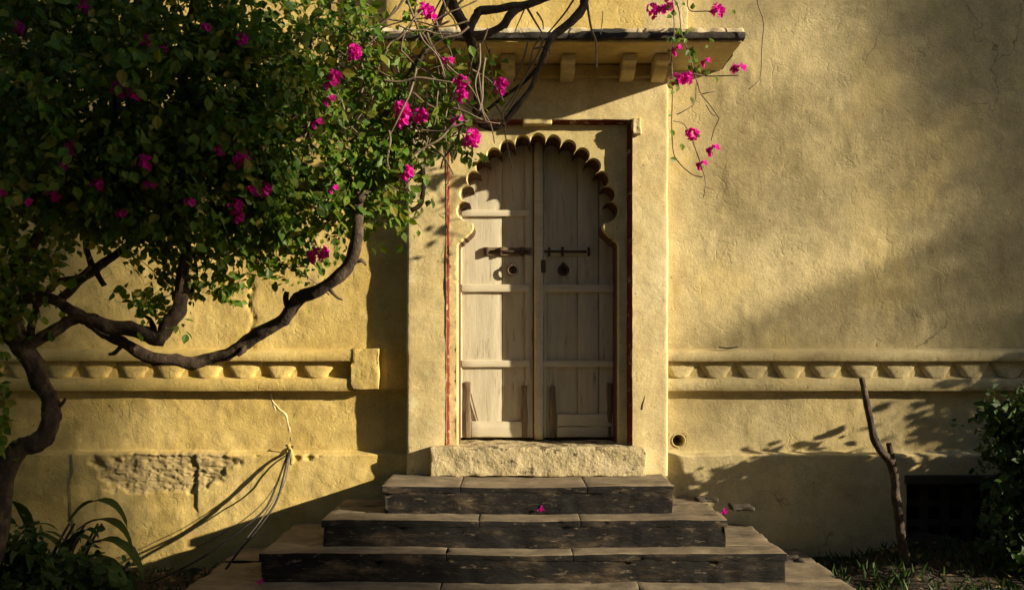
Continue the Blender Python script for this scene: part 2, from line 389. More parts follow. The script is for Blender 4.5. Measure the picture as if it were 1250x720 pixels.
# lip of plaster right of the crack: the left side has sunk
crx = pxu(241)+0.03*vnoise(Z*6, Z*0, 3)+0.012*vnoise(Z*25, Z*0, 4)
zlo, zhi = P(0, 622, 0).z, P(0, 556, 0).z
Y += 0.014*sstep(0.010, -0.006, X-crx)*sstep(-0.5, -0.06, X-crx)*sstep(zlo-0.05, zlo+0.05, Z)*sstep(zhi+0.01, zhi-0.01, Z)
crx2 = pxu(88)+0.02*vnoise(Z*7, Z*0, 13)
Y += 0.010*sstep(0.010, -0.006, X-crx2)*sstep(-0.4, -0.06, X-crx2)*sstep(Z_PL+0.01, Z_PL-0.01, Z)
# little broken spots at the plinth edge beside the cables
for (ppx, ppy, ra) in ((378, 557, 0.040), (392, 556, 0.028), (316, 556, 0.025), (362, 560, 0.045)):
    dd = np.hypot(X-pxu(ppx), (Z-P(0, ppy, 0).z)*1.6)
    Y += sstep(ra, ra*0.5, dd+0.02*fbm(X, Z, 20, 2, 7))*0.016
# crack above the string course (left)
for (path, dep, wd) in ((((300, 335), (308, 352), (303, 372), (310, 388), (305, 405), (308, 428)), 0.012, 0.012),):
    for (a, b2) in zip(path[:-1], path[1:]):
        ax_, az = pxu(a[0]), P(0, a[1], 0).z; bx_, bz = pxu(b2[0]), P(0, b2[1], 0).z
        t = np.clip(((X-ax_)*(bx_-ax_)+(Z-az)*(bz-az))/((bx_-ax_)**2+(bz-az)**2), 0, 1)
        dd = np.hypot(X-ax_-t*(bx_-ax_), Z-az-t*(bz-az))
        Y += dep*np.exp(-(dd/wd)**2)
# vent recess and drain hole
vent_in = (X > VENT[0]) & (X < VENT[1]) & (Z > VENT[2]) & (Z < VENT[3])
Y = np.where(vent_in, 0.16, Y)
Y = np.where(np.hypot(X-HOLE[0], Z-HOLE[1]) < HOLE[2]*0.97, 0.22, Y)
xc = (X[:-1, :-1]+X[1:, 1:])/2; zc = (Z[:-1, :-1]+Z[1:, 1:])/2
keep = ~((xc > P(530, 0, 0).x) & (xc < P(785, 0, 0).x) & (zc > 0.60) & (zc < 3.30))
nx_ = len(xs); I_, J_ = np.meshgrid(np.arange(nx_-1), np.arange(len(zs)-1)); a_ = (J_*nx_+I_)
F = np.stack([a_, a_+1, a_+nx_+1, a_+nx_], -1)[keep]
wall_me = mesh_np('wall', np.stack([X, Y, Z], -1).reshape(-1, 3), F)
at_ = wall_me.attributes.new('bare', 'FLOAT', 'POINT'); at_.data.foreach_set('value', (0.85*mask).astype(np.float32).ravel())
obj('wall', wall_me, M['wall'], bld)
# side returns, roof edge so that the block is solid from elsewhere
obj('wall_core', boxes_mesh('wall_core', [(-9, -0.60, 0.24, 0.6, -0.2, 6.5), (0.97, 9, 0.24, 0.6, -0.2, 6.5), (-0.60, 0.97, 0.40, 0.6, -0.2, 6.5), (-0.60, 0.97, 0.10, 0.398, 3.22, 6.5), (-0.60, 0.97, 0.10, 0.398, -0.2, 0.80)], 0), M['wall'], bld)
obj('coping', stone_mesh('coping', -9.05, 9.05, -0.12, 0.66, 6.48, 6.62, r=0.02, step=0.4), M['lichen'], bld)

# porch: raised surround of the doorway with a chamfered recess
YP, YB = -0.12, -0.05              # face of the surround, face of the panel inside it
XL, XR = P(496.5, 0, YP).x, P(816, 0, YP).x
ZT = P(0, 78, YP).z
BX0, BX1, BZ1 = P(545, 0, YP).x, P(771.5, 0, YP).x, P(0, 146.5, YP).z   # outer edge of chamfer
IX0, IX1, IZ1 = P(548.8, 0, YB).x, P(765, 0, YB).x, P(0, 153, YB).z     # inner edge
LAND = 0.685
def surround():
    R = 0.018
    sx = np.unique(np.concatenate([XL+R*(1-np.cos(np.linspace(0, math.pi/2, 6))), np.arange(XL+R, BX0, 0.02), [BX0], np.arange(BX1, XR-R, 0.02), XR-R*(1-np.cos(np.linspace(0, math.pi/2, 6))), np.arange(BX0, BX1, 0.03)]))
    sz = np.unique(np.concatenate([np.arange(LAND-0.01, BZ1, 0.02), [BZ1], np.arange(BZ1, ZT+0.12, 0.02)]))
    A, B = np.meshgrid(sx, sz)
    Yv = YP + 0.003*fbm(A, B, 1.5, 3, 61) + 0.0024*fbm(A, B, 7, 3, 62)
    edge = np.minimum(A-XL, XR-A)
    e = np.clip(1-edge/R, 0, 1)
    Yv = Yv + R*(1-np.sqrt(np.clip(1-e*e, 0, 1)))
    wob = 0.004*fbm(A*0, B, 5, 3, 70)*(edge < R)
    A2 = A + wob
    # rows at the left/right limit run back to the wall
    V = np.stack([A2, Yv, B], -1)
    xc = (A[:-1, :-1]+A[1:, 1:])/2; zc = (B[:-1, :-1]+B[1:, 1:])/2
    keep = ~((xc > BX0) & (xc < BX1) & (zc < BZ1))
    n = len(sx); I, J = np.meshgrid(np.arange(n-1), np.arange(len(sz)-1)); a = J*n+I
    F = np.stack([a, a+1, a+n+1, a+n], -1)[keep]
    V = V.reshape(-1, 3); base = len(V)
    ex = []; ef = []
    m = len(sz)
    for col_, flip in ((0, False), (n-1, True)):
        o = base+len(ex)
        for j in range(m):
            q = V[j*n+col_]; ex.append((q[0], 0.06, q[2]))
        for j in range(m-1):
            f = [o+j, j*n+col_, (j+1)*n+col_, o+j+1]
            ef.append(f[::-1] if flip else f)
    return mesh_np('door_surround', np.concatenate([V, np.array(ex)]), np.concatenate([F, np.array(ef)]))
sur = obj('door_surround', surround(), M['porch'], bld)

# red painted chamfer, three runs (the top run is broken by a plaster patch)
def chamfer(pa, pb, qa, qb, n, seed):
    V = []; F = []
    for i in range(n+1):
        t = i/n
        a = pa.lerp(pb, t); b = qa.lerp(qb, t)
        for k in range(4):
            p = a.lerp(b, k/3)
            p += Vector((mnoise.noise(p*14+Vector((seed, 0, 0))), mnoise.noise(p*14+Vector((0, seed, 0))), mnoise.noise(p*14+Vector((0, 0, seed)))))*0.0028
            V.append(p)
    for i in range(n):
        for k in range(3):
            o = i*4+k; F.append([o, o+1, o+5, o+4])
    return mesh_from('painted_chamfer', V, F)
v3 = lambda x, y, z: Vector((x, y, z))
yo, yi = YP-0.003, YB+0.004
obj('painted_chamfer', chamfer(v3(BX0-.003, yo, LAND+.1), v3(BX0-.003, yo, BZ1), v3(IX0, yi, LAND+.1), v3(IX0, yi, IZ1), 120, 1), M['red'], bld)
obj('painted_chamfer', chamfer(v3(BX1+.003, yo, BZ1), v3(BX1+.003, yo, LAND+.1), v3(IX1, yi, IZ1), v3(IX1, yi, LAND+.1), 120, 2), M['red'], bld)
gx0, gx1 = P(639, 0, YP).x, P(673, 0, YP).x
obj('painted_chamfer', chamfer(v3(BX0, yo, BZ1+.003), v3(gx0, yo, BZ1+.003), v3(IX0, yi, IZ1), v3(gx0, yi, IZ1), 30, 3), M['red'], bld)
obj('painted_chamfer', chamfer(v3(gx1, yo, BZ1+.003), v3(BX1, yo, BZ1+.003), v3(gx1, yi, IZ1), v3(IX1, yi, IZ1), 30, 4), M['red'], bld)
obj('plaster_patch', stone_mesh('plaster_patch', gx0-.004, gx1+.004, YP-.004, YB+.03, IZ1-.012, BZ1+.012, r=.012, step=.03, amp=.006), M['panel'], bld)

# panel with the scalloped (multifoil) arch
YD = 0.22
CXA = 656.7
half = [(0, 171.5, 9.6), (18.9, 173.5, 9.4), (37.7, 179.5, 9.3), (54.2, 189, 9.2), (68.0, 202, 9.2), (79.0, 218, 9.2), (86.7, 236.5, 9.6), (88.5, 257, 11.5)]
def arch_right():
    pts = []
    for i, (dx, cy, r) in enumerate(half):
        c = Vector((dx, cy))
        # outward direction from the arch centre
        def cusp(a, b):
            m = (Vector((a[0], a[1]))+Vector((b[0], b[1])))/2
            inw = (Vector((0, 262))-m).normalized()
            return m+inw*2.2
        start = cusp(half[i-1], half[i]) if i else cusp((-half[1][0], half[1][1]), half[0])
        end = cusp(half[i], half[i+1]) if i < len(half)-1 else Vector((81.5, 272.5))
        a0 = math.atan2(start.y-c.y, start.x-c.x); a1 = math.atan2(end.y-c.y, end.x-c.x)
        while a1 < a0: a1 += 2*math.pi
        n = 12
        seq = []
        for k in range(n+1):
            t = k/n; a = a0+(a1-a0)*t
            rr = (start-c).length*(1-t)+(end-c).length*t
            w = math.sin(math.pi*t)**0.5
            seq.append(c+Vector((math.cos(a), math.sin(a)))*(rr*(1-w)+r*w))
        if i == 0:
            seq = [s for s in seq if s.x >= -1e-6]
            if seq[0].x > 1e-6: seq = [Vector((0, 171.5-9.6))]+seq
        pts += seq if not pts else seq[1:]
    # ogee foot
    for q in ((80, 276), (80.6, 280), (83, 284), (87, 287.5), (89, 290), (92.5, 291.2), (94, 294.5), (97.5, 296), (99.2, 299.5)):
        pts.append(Vector(q))
    return pts
ar = arch_right()
outl = [(CXA-p.x, p.y) for p in reversed(ar)] + [(CXA+p.x, p.y) for p in ar[1:]]
arch_w = [P(x, y, YB) for x, y in outl]
ZB = 0.80
jl, jr = arch_w[0].x, arch_w[-1].x
def panel():
    ring2 = [Vector((IX0-.02, ZB)), Vector((IX0-.02, IZ1+.02)), Vector((IX1+.02, IZ1+.02)), Vector((IX1+.02, ZB)), Vector((jr, ZB))]
    ring2 += [Vector((p.x, p.z)) for p in reversed(arch_w)] + [Vector((jl, ZB))]
    inner = []
    for xx in np.arange(IX0, IX1, 0.022):
        for zz in np.arange(ZB+.01, IZ1, 0.022):
            inner.append(Vector((float(xx)+.004*math.sin(zz*90), float(zz))))
    n = len(ring2)
    edges = [(i, (i+1) % n) for i in range(n)]
    vs, es, fs, *_ = delaunay_2d_cdt(ring2+inner, edges, [], 1, 1e-5)
    V = []
    for v in vs:
        V.append(Vector((v.x, YB+0.004*mnoise.fractal(Vector((v.x*3, 1, v.y*3)), .8, 2, 4), v.y)))
    F = []
    for f in fs:
        f = list(f)
        a, b, c = (V[i] for i in f[:3])
        if (b-a).cross(c-a).y > 0: f = f[::-1]
        F.append(f)
    # soffit of the arch and the jambs
    line = [Vector((jl, YB, ZB))]+arch_w+[Vector((jr, YB, ZB))]
    line = [Vector((p.x, 0, p.z)) for p in line]
    return mesh_from('arch_panel', V, F), line
pm, line = panel()
pan = obj('arch_panel', pm, M['panel'], bld)
CA = P(CXA, 262, YB)
def inset(p, k):
    dv = Vector((p.x-CA.x, 0, max(p.z-CA.z, 0)))
    return p-(dv.normalized()*k if dv.length > 1e-6 else dv)
def strip(rows, name, mat, smooth=False):
    V = [q for row in rows for q in row]; n = len(rows[0]); F = []
    for a in range(len(rows)-1):
        for i in range(n-1):
            F.append([a*n+i, a*n+i+1, (a+1)*n+i+1, (a+1)*n+i])
    return obj(name, mesh_from(name, V, F, smooth=smooth), mat, pan)
def row(k, y): return [Vector((q.x, y, q.z)) for q in (inset(p, k) for p in line)]
strip([row(0, YB+.0005), row(.003, YB+.004), row(.004, YB+.022), row(.005, YB+.027), row(.010, YB+.028), row(.012, YB+.032)], 'scallop_moulding', M['panel'])
strip([row(.0122, YB+.033), row(.0125, YB+.10), row(.0125, YB+.18), row(.0125, YD+.02)], 'arch_soffit', M['soffit'])
obj('plaster_knob', stone_mesh('plaster_knob', P(772, 0, YP).x, P(782, 0, YP).x, YP-.03, YP+.01, P(0, 165, YP).z, P(0, 145, YP).z, r=.025, step=.012, amp=.012, freq=20), M['porch'], bld)

# threshold block, broken plaster over rubble
thr = obj('threshold_block', stone_mesh('threshold_block', P(525, 0, -.2).x, P(789, 0, -.2).x, -0.20, 0.30, LAND-.005, 0.885, r=.012, step=.016, amp=.012, freq=4.5, seed=3, chip=0.02), M['sill'], bld)

# ---- door leaves
def dx(px): return (px-625)/(FPX/(CAM_D+YD))
def dz(py): return CAM_Z-(py-420)/(FPX/(CAM_D+YD))
ZD0, ZD1 = dz(534), dz(155)
XM = dx(655.5)
doors = {}
def leaf(x0, x1, joints, rails, label):
    """leaf = stiles first (mesh), planks, rails, straps as its pieces"""
    yb = YD+0.02
    lf = obj('door_leaf', boxes_mesh('door_leaf', [(x0+.003, x1-.003, yb+.015, yb+.035, ZD0+.004, ZD1)], 0.002), M['wood'], bld)
    lf['label'] = label
    xs_ = [x0+.004]+[dx(j) for j in joints]+[x1-.004]
    for i, (a, b) in enumerate(zip(xs_[:-1], xs_[1:])):
        obj('plank', stone_mesh('plank', a+.0022, b-.0022, yb-.006+random.uniform(-.004, .003), yb+.014, ZD0, ZD1, r=.004, step=.09, amp=.003, freq=3, seed=i+x0*9), M['wood'], lf)
    for (a, b, z0, z1, pr) in rails:
        obj('rail', stone_mesh('rail', a, b, yb-.012-pr, yb-.004, z0, z1, r=.006, step=.08, amp=.003, freq=6, seed=z0*5), M['wood_rail'], lf)
    return lf
lx0, lx1 = dx(556), dx(651); rx0, rx1 = dx(652), dx(757)
L = leaf(lx0, lx1, (613,), [(dx(563), lx1-.03, dz(264.5), dz(256.5), .018), (dx(563), lx1-.03, dz(356.5), dz(347), .02), (dx(563), lx1-.03, dz(448), dz(439.5), .02)], 'sunlit door leaf with a rail in its arched top')
Rl = leaf(rx0, rx1, (705, 731), [(rx0+.05, dx(751), dz(356.5), dz(347), .02), (rx0+.05, dx(751), dz(448), dz(439.5), .02)], 'shaded door leaf without a rail in its arched top')
yb = YD+0.02
def piece(name, lf, x0p, x1p, y0p, y1p, out, mat='wood', seed=1, amp=.004, r=.006):
    return obj(name, stone_mesh(name, dx(x0p), dx(x1p), yb-.010-out, yb-.003, dz(y1p), dz(y0p), r=r, step=.06, amp=amp, freq=8, seed=seed), M[mat], lf)
piece('stile', L, 557, 564, 262, 534, .018); piece('stile', L, 641, 650.5, 172, 534, .012, seed=2)
piece('stile', Rl, 749, 756, 262, 534, .018, seed=3)
piece('kick_board', L, 575, 638, 514, 533, .020, 'wood_rail', 4, .007)
piece('kick_board', Rl, 680, 749, 505, 520, .020, 'wood_rail', 5, .007); piece('kick_board', Rl, 680, 749, 521, 533, .016, 'wood_rail', 6, .007)
for lf, a, b, y0, y1 in ((L, 568, 574.5, 466, 534), (L, 637, 643.5, 471, 534), (Rl, 671, 678, 471, 534), (Rl, 741, 747, 468, 534)):
    piece('repair_strap', lf, a, b, y0, y1, .024, 'old_wood', a, .009)
# centre astragal on the right leaf
ast = obj('astragal', tube_mesh('astragal', [Vector((dx(657.5), yb-.022, z)) for z in np.linspace(ZD0-.01, ZD1, 14)], [.036]*14, seg=12, per=2, rough=.06), M['wood_rail'], Rl)
obj('astragal_bead', tube_mesh('astragal_bead', [Vector((dx(665), yb-.018, z)) for z in np.linspace(ZD0, ZD1, 14)], [.011]*14, seg=8, per=2, rough=.08), M['wood'], Rl)
# sliding bolts
for lf, a, b in ((L, 590, 649), (Rl, 663, 722)):
    piece('bolt_plate', lf, a, b, 302, 312, .014, 'old_wood' if lf is L else 'wood_rail', a, .004, .004)
    obj('bolt', tube_mesh('bolt', [Vector((dx(a+(8 if lf is L else 1)), yb-.034, dz(307))), Vector((dx(b-2 if lf is L else b-6), yb-.034, dz(307.6)))], [.009, .009], seg=8, per=2), M['iron'], lf)
    for q in ((a+3, a+20, b-14) if lf is L else (a+6, a+22, b-5)):
        piece('bolt_staple', lf, q, q+3, 302, 312.5, .030, 'iron', q, .002, .003)
# ring knockers
for lf, a in ((L, 625.5), (Rl, 687.5)):
    c = Vector((dx(a), yb-.03, dz(330)))
    ringp = [c+Vector((math.cos(t)*.036, -.012, math.sin(t)*.036)) for t in np.linspace(math.pi/2, math.pi/2+2*math.pi, 25)]
    kn = obj('ring_knocker', tube_mesh('ring_knocker', ringp, [.0085]*25, seg=8, per=1), M['iron'], lf)
    gv = []
    prof = [(0, .030), (.004, .031), (.010, .026), (.014, .016), (.020, .014), (.026, .012), (.028, 0.001)]
    cc = Vector((c.x, yb-.008, c.z))
    VV = []; FF = []
    for (o_, r_) in prof:
        for k in range(14):
            t = 2*math.pi*k/14; VV.append(cc+Vector((math.cos(t)*r_, -o_, math.sin(t)*r_)))
    for i in range(len(prof)-1):
        for k in range(14):
            a1 = i*14+k; b1 = i*14+(k+1) % 14; FF.append([a1, b1, b1+14, a1+14])
    FF.append([(len(prof)-1)*14+k for k in range(14)])
    obj('knocker_boss', mesh_from('knocker_boss', VV, FF), M['iron'], lf)
    obj('knocker_loop', tube_mesh('knocker_loop', [c+Vector((math.cos(t)*.010, -.006, .042+math.sin(t)*.012)) for t in np.linspace(0, 2*math.pi, 11)], [.006]*11, seg=6, per=1), M['iron'], lf)
piece('lock_plate', Rl, 660.5, 666, 318, 333, .046, 'iron', 9, .002, .003)
# sticks nailed low on the left leaf, old split on the plank
obj('nailed_lath', tube_mesh('nailed_lath', [Vector((dx(575), yb-.02, dz(480))), Vector((dx(579), yb-.022, dz(497))), Vector((dx(583.5), yb-.02, dz(513)))], [.006, .007, .006], seg=6), M['old_wood'], L)
obj('door_gap_shade', stone_mesh('door_gap_shade', lx0-.01, rx1+.01, YD-.06, YD+.1, 0.86, dz(540.5), r=.006, step=.08, amp=.004), M['void'], bld)  # black strip standing in for the shadow in the gap under the door

# ---- eave slab with corbels, and the wall above it
YE = -0.60
EX0, EX1 = P(403, 0, YE).x, P(911, 0, YE).x
ZE0, ZE1 = P(0, 47.5, YE).z, P(0, 38.5, YE).z
ev = obj('eave_slab', stone_mesh('eave_slab', EX0, EX1, YE, 0.02, ZE0, ZE1, r=.014, step=.035, amp=.008, freq=11, seed=2, chip=.010), M['lichen'], bld)
obj('eave_soffit', stone_mesh('eave_soffit', EX0+.02, EX1-.02, YE+.03, 0.01, ZE0-.012, ZE0+.01, r=.006, step=.06, amp=.003), M['wall'], ev)
obj('eave_top_render', stone_mesh('eave_top_render', EX0+.012, EX1-.014, YE+.012, 0.01, ZE1-.008, ZE1+.028, r=.014, step=.03, amp=.012, freq=14, seed=8), M['repair'], ev)
for bpx in (474, 547, 620, 694, 769, 809):
    cxb = P(bpx, 0, -.35).x
    V = []; F = []
    prof = [(YP+.02, ZE0-.012), (-.36, ZE0-.012), (-.37, ZE0-.025), (-.365, ZE0-.055), (-.35, ZE0-.066), (-.31, ZE0-.074), (-.29, ZE0-.10), (-.25, ZE0-.118), (-.19, ZE0-.126), (YP+.02, ZE0-.14)]
    for sx in (-1, 1):
        for (yy, zz) in prof:
            V.append(Vector((cxb+sx*.048, yy+.004*mnoise.noise(Vector((bpx, yy*20, zz*20))), zz+.004*mnoise.noise(Vector((bpx+5, yy*20, zz*20))))))
    n = len(prof)
    F = [list(range(n)), [n+i for i in range(n)][::-1]] + [[i, n+i, n+(i+1) % n, (i+1) % n] for i in range(n)]
    bmb = bmesh.new()
    vv = [bmb.verts.new(v) for v in V]
    for f in F: bmb.faces.new([vv[i] for i in f])
    bmesh.ops.recalc_face_normals(bmb, faces=bmb.faces[:])
    bmesh.ops.bevel(bmb, geom=bmb.edges[:], offset=.005, segments=2, affect='EDGES')
    me = bpy.data.meshes.new('corbel'); bmb.to_mesh(me); bmb.free()
    obj('corbel', me, M['porch'], ev)
obj('corbel_bed', stone_mesh('corbel_bed', XL-.03, XR+.03, YP-.035, 0.02, P(0, 84, -.15).z-.06, ZE0-.015, r=.012, step=.05, amp=.005), M['wall'], bld)
ub = (P(470, 0, -.14).x, P(840.5, 0, -.14).x)
obj('upper_block', stone_mesh('upper_block', ub[0], ub[1], -0.14, 0.05, ZE1+.02, 5.4, r=.014, step=.05, amp=.006, freq=4, seed=5), M['wall'], bld)

# ---- string courses with carved petals
def petal_mesh(w, h, seed):
    """lotus petal: broad at the top, rounded tip swelling forward at the bottom"""
    nu, nv = 14, 12
    V = []; F = []
    for j in range(nv+1):
        t = j/nv
        hw = 0.5*(0.56+0.44*(0.5+0.5*math.cos(math.pi*min(1, t*1.02))))
        for i in range(nu+1):
            u = -1+2*i/nu
            tip = 0.16*h*(u*u)*t*t
            x = u*hw*w
            prof = math.sqrt(max(0, 1-abs(u)**5))*(1-.25*u*u)
            bul = (0.026+0.030*t)*prof
            bul *= 1.0 if t < .86 else math.sqrt(max(0, 1-((t-.86)/.14)**2))*.75+.25
            bul += 0.004*mnoise.noise(Vector((x*30+seed*9, t*4, seed)))
            V.append((x, -bul, -t*h+tip))
    for j in range(nv):
        for i in range(nu):
            a = j*(nu+1)+i; F.append([a, a+nu+1, a+nu+2, a+1])
    me = mesh_from('carved_petal', V, F)
    me.materials.append(M['wall']); return me
PETALS = [petal_mesh(.262, .132, s) for s in range(4)]
def string_course(x0, x1, first, label):
    zt, zf, zl, zb = P(0, 430, -.07).z, P(0, 441, -.07).z, P(0, 462, -.06).z, P(0, 477.5, -.05).z
    pts_y = [(0.03, zt+.035), (-.03, zt+.020), (-.062, zt+.004), (-.070, zt-.004), (-.070, zf+.004), (-.066, zf), (-.020, zf-.004), (-.002, zf-.01), (.002, zl+.014), (-.012, zl+.006), (-.046, zl-.002), (-.052, zl-.006), (-.050, zb+.006), (-.044, zb), (.03, zb-.004)]
    n = max(2, int((x1-x0)/.03)); V = []; F = []
    m = len(pts_y)
    for i in range(n+1):
        xx = x0+(x1-x0)*i/n
        for (yy, zz) in pts_y:
            q = Vector((xx, yy, zz))
            nz = mnoise.fractal(Vector((xx*4, yy*3, zz*9)), .8, 2, 4)
            ny = mnoise.fractal(Vector((xx*5, yy*3+9, zz*9)), .8, 2, 4)
            V.append(q+Vector((0, ny*.0035, nz*.0028)))
    for i in range(n):
        for k in range(m-1):
            a = i*m+k; F.append([a, a+1, a+m+1, a+m])
    F.append(list(range(m))); F.append([n*m+k for k in range(m)][::-1])
    sc_ = obj('string_course', mesh_from('string_course', V, F), M['wall'], bld)
    sc_['label'] = label
    xx = first; i = 0
    while xx < x1-.05:
        if xx > x0+.06:
            b = Matrix.Translation((xx, -.004, zf-.004)) @ Matrix.Rotation(random.uniform(-.02, .02), 4, 'Y') @ Matrix.Diagonal((random.uniform(.96, 1.03), random.uniform(.68, .88), random.uniform(.95, 1.02), 1))
            obj('carved_petal', PETALS[i % 4], None, sc_, b)
        xx += .262; i += 1
    return sc_
s_r = string_course(XR-.03, 6.0, P(831, 0, -.05).x, 'crisp carved string course beside the shaded wall')
s_l = string_course(-6.0, P(432, 0, -.05).x, P(341, 0, -.05).x-.262*18, 'worn sunlit carved string course under the tree limb')
obj('end_block', stone_mesh('end_block', P(428, 0, -.07).x, P(462, 0, -.07).x, -.066, .03, P(0, 475, -.07).z, P(0, 425.5, -.07).z, r=.004, step=.014, amp=.006, freq=9, seed=4, chip=.03), M['wall'], s_l)

# ---- repairs, vent, pipe
def ridge(path, w, mat, y=-.03, parent=bld, name='mortar_repair'):
    pts, rad = [], []
    for q in path:
        p = P(q[0], q[1], 0); pts.append(Vector((p.x, y+.004, p.z))); rad.append(w*random.uniform(.7, 1.3))
    v, f = tube_geo(pts, rad, seg=8, per=6, rough=.5)
    v = [Vector((a.x+.006*mnoise.noise(a*30), y+.004+(a.y-y-.004)*.35, a.z)) for a in v]
    return obj(name, mesh_from(name, v, f), M[mat], parent)
ridge([(329, 481), (331, 490), (340, 500), (346, 505), (350, 515), (353, 530), (357, 546)], .009, 'porch', y=.030)
ridge([(330, 488), (336, 505), (341, 520), (348, 528), (354, 540)], .005, 'porch', y=.031)
ridge([(353, 541), (357, 552), (358, 566)], .016, 'wall', y=-.034)
ridge([(786, 472), (783, 485), (780, 498)], .006, 'iron', y=YP-.001, name='plaster_crack')
vg = obj('vent_frame', boxes_mesh('vent_frame', [(VENT[0]-.02, VENT[1]+.02, -.075, .02, VENT[3]-.01, VENT[3]+.05)], .006), M['dark_stone'], bld)
vx = np.linspace(VENT[0], VENT[1], 5); vz = np.linspace(VENT[2], VENT[3]-.01, 4)
for i in range(5):
    obj('grille_bar', boxes_mesh('grille_bar', [(vx[i]-.03, vx[i]+.03, .03, .08, VENT[2]-.02, VENT[3]-.012)], .006), M['dark_stone'], vg)
for j in range(4):
    obj('grille_bar', boxes_mesh('grille_bar', [(VENT[0]-.02, VENT[1]+.02, .034, .076, vz[j]-.03, vz[j]+.022)], .006), M['dark_stone'], vg)
obj('vent_back', boxes_mesh('vent_back', [(VENT[0]-.02, VENT[1]+.02, .14, .15, VENT[2]-.02, VENT[3]+.01)], 0), M['void'], vg)
VV = []; FF = []
for k in range(28):
    t = 2*math.pi*k/28
    for (r_, y_) in ((HOLE[2]+.006, .045), (HOLE[2]+.004, .018), (HOLE[2]-.004, .016), (HOLE[2]-.007, .03), (HOLE[2]-.007, .2)):
        VV.append((HOLE[0]+math.cos(t)*r_, y_, HOLE[1]+math.sin(t)*r_))
for k in range(28):
    for i in range(4):
        a = k*5+i; b = ((k+1) % 28)*5+i; FF.append([a, a+1, b+1, b])
obj('drain_pipe', mesh_from('drain_pipe', VV, FF), M['wall'], bld)

# ------------------------------------------------------------------ steps
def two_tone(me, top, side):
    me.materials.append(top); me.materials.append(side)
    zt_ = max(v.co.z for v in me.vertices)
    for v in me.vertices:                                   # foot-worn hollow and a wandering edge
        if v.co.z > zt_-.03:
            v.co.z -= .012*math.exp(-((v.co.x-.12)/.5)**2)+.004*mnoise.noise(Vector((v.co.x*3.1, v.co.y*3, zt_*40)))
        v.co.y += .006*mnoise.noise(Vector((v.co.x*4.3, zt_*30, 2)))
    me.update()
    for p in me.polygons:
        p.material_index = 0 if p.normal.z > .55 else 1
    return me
steps = thing('stone_steps', 'blackened four tier stone steps with worn tan treads leading to the door', 'steps', (0.1, -0.5, 0))
ST = [  # xl, xr, yfront, ztop, zbelow
    (-0.846, 1.056, -0.59, 0.685, 0.507),
    (-1.192, 1.351, -0.785, 0.507, 0.336),
    (-1.536, 1.670, -0.94, 0.336, 0.159),
    (-1.93, 2.03, -1.30, 0.159, -0.06)]
rs = random.Random(3)
for k, (xl, xr, yf, zt, zb) in enumerate(ST):
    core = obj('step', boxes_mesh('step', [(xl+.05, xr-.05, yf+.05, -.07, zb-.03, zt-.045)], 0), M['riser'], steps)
    inner = ST[k-1] if k else None
    th = .05
    cuts = sorted(rs.uniform(.22, .42) if i == 0 else rs.uniform(.58, .80) for i in range(2))
    cx = [xl]+[xl+(xr-xl)*c for c in cuts]+[xr]
    yback = -.055 if k == 0 else inner[2]+.035
    for i in range(3):
        obj('tread_slab', two_tone(stone_mesh('tread_slab', cx[i]+.0006, cx[i+1]-.0006, yf, yback, zt-th, zt+rs.uniform(-.002, .002), r=.007, step=.03, amp=.005, freq=6, seed=k*7, chip=.006), M['tread'], M['riser']), None, core)
    if k:
        for (a, b) in ((xl, inner[0]+.03), (inner[1]-.03, xr)):
            ym = rs.uniform(.45, .6)*yback
            for (c0, c1) in ((yback+.003, ym), (ym+.003, -.06)):
                obj('tread_slab', two_tone(stone_mesh('tread_slab', a, b, c0, c1, zt-th, zt+rs.uniform(-.008, .002), r=.014, step=.04, amp=.008, freq=8, seed=k*3+a+c0, chip=.014), M['tread'], M['riser']), None, core)
    n = 1; e = [xl+.016]+[xl+(xr-xl)*(i+rs.uniform(-.25, .25))/n for i in range(1, n)]+[xr-.016]
    for i in range(n):
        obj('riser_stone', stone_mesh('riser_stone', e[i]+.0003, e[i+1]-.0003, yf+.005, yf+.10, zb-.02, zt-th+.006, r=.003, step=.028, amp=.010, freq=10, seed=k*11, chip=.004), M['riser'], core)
    for xx in (xl, xr):
        s_ = 1 if xx < 0 else -1
        a, b = sorted((xx+s_*.014, xx+s_*.10))
        ym = yf*rs.uniform(.4, .55)
        for (c0, c1) in ((yf+.11, ym), (ym+.003, -.05)):
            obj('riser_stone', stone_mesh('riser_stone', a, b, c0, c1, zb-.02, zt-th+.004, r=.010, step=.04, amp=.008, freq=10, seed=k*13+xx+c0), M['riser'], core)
# loose rubble on the step ends
for i, (px, py, y, r, lab) in enumerate(((905, 632, -.42, .05, 'flat dark broken stone lying at the right end of the second step'), (963, 668, -.42, .06, 'dark rubble stone beside the right end of the third step'), (948, 664, -.36, .04, 'small grey rubble stone near the third step end'), (862, 602, -.16, .05, 'thin stone chip against the wall on the second step'))):
    p = P(px, py, y)
    zt = [.507, .159, .159, .507][i]
    me = stone_mesh('rubble_stone', p.x-r*1.4, p.x+r*1.4, y-r, y+r, zt-.006, zt+r*.34, r=.014, step=.02, amp=.02, freq=14, seed=i*5+1)
    tag(obj('rubble_stone', me, M['rock']), lab, 'stone', 'loose stones on the steps')

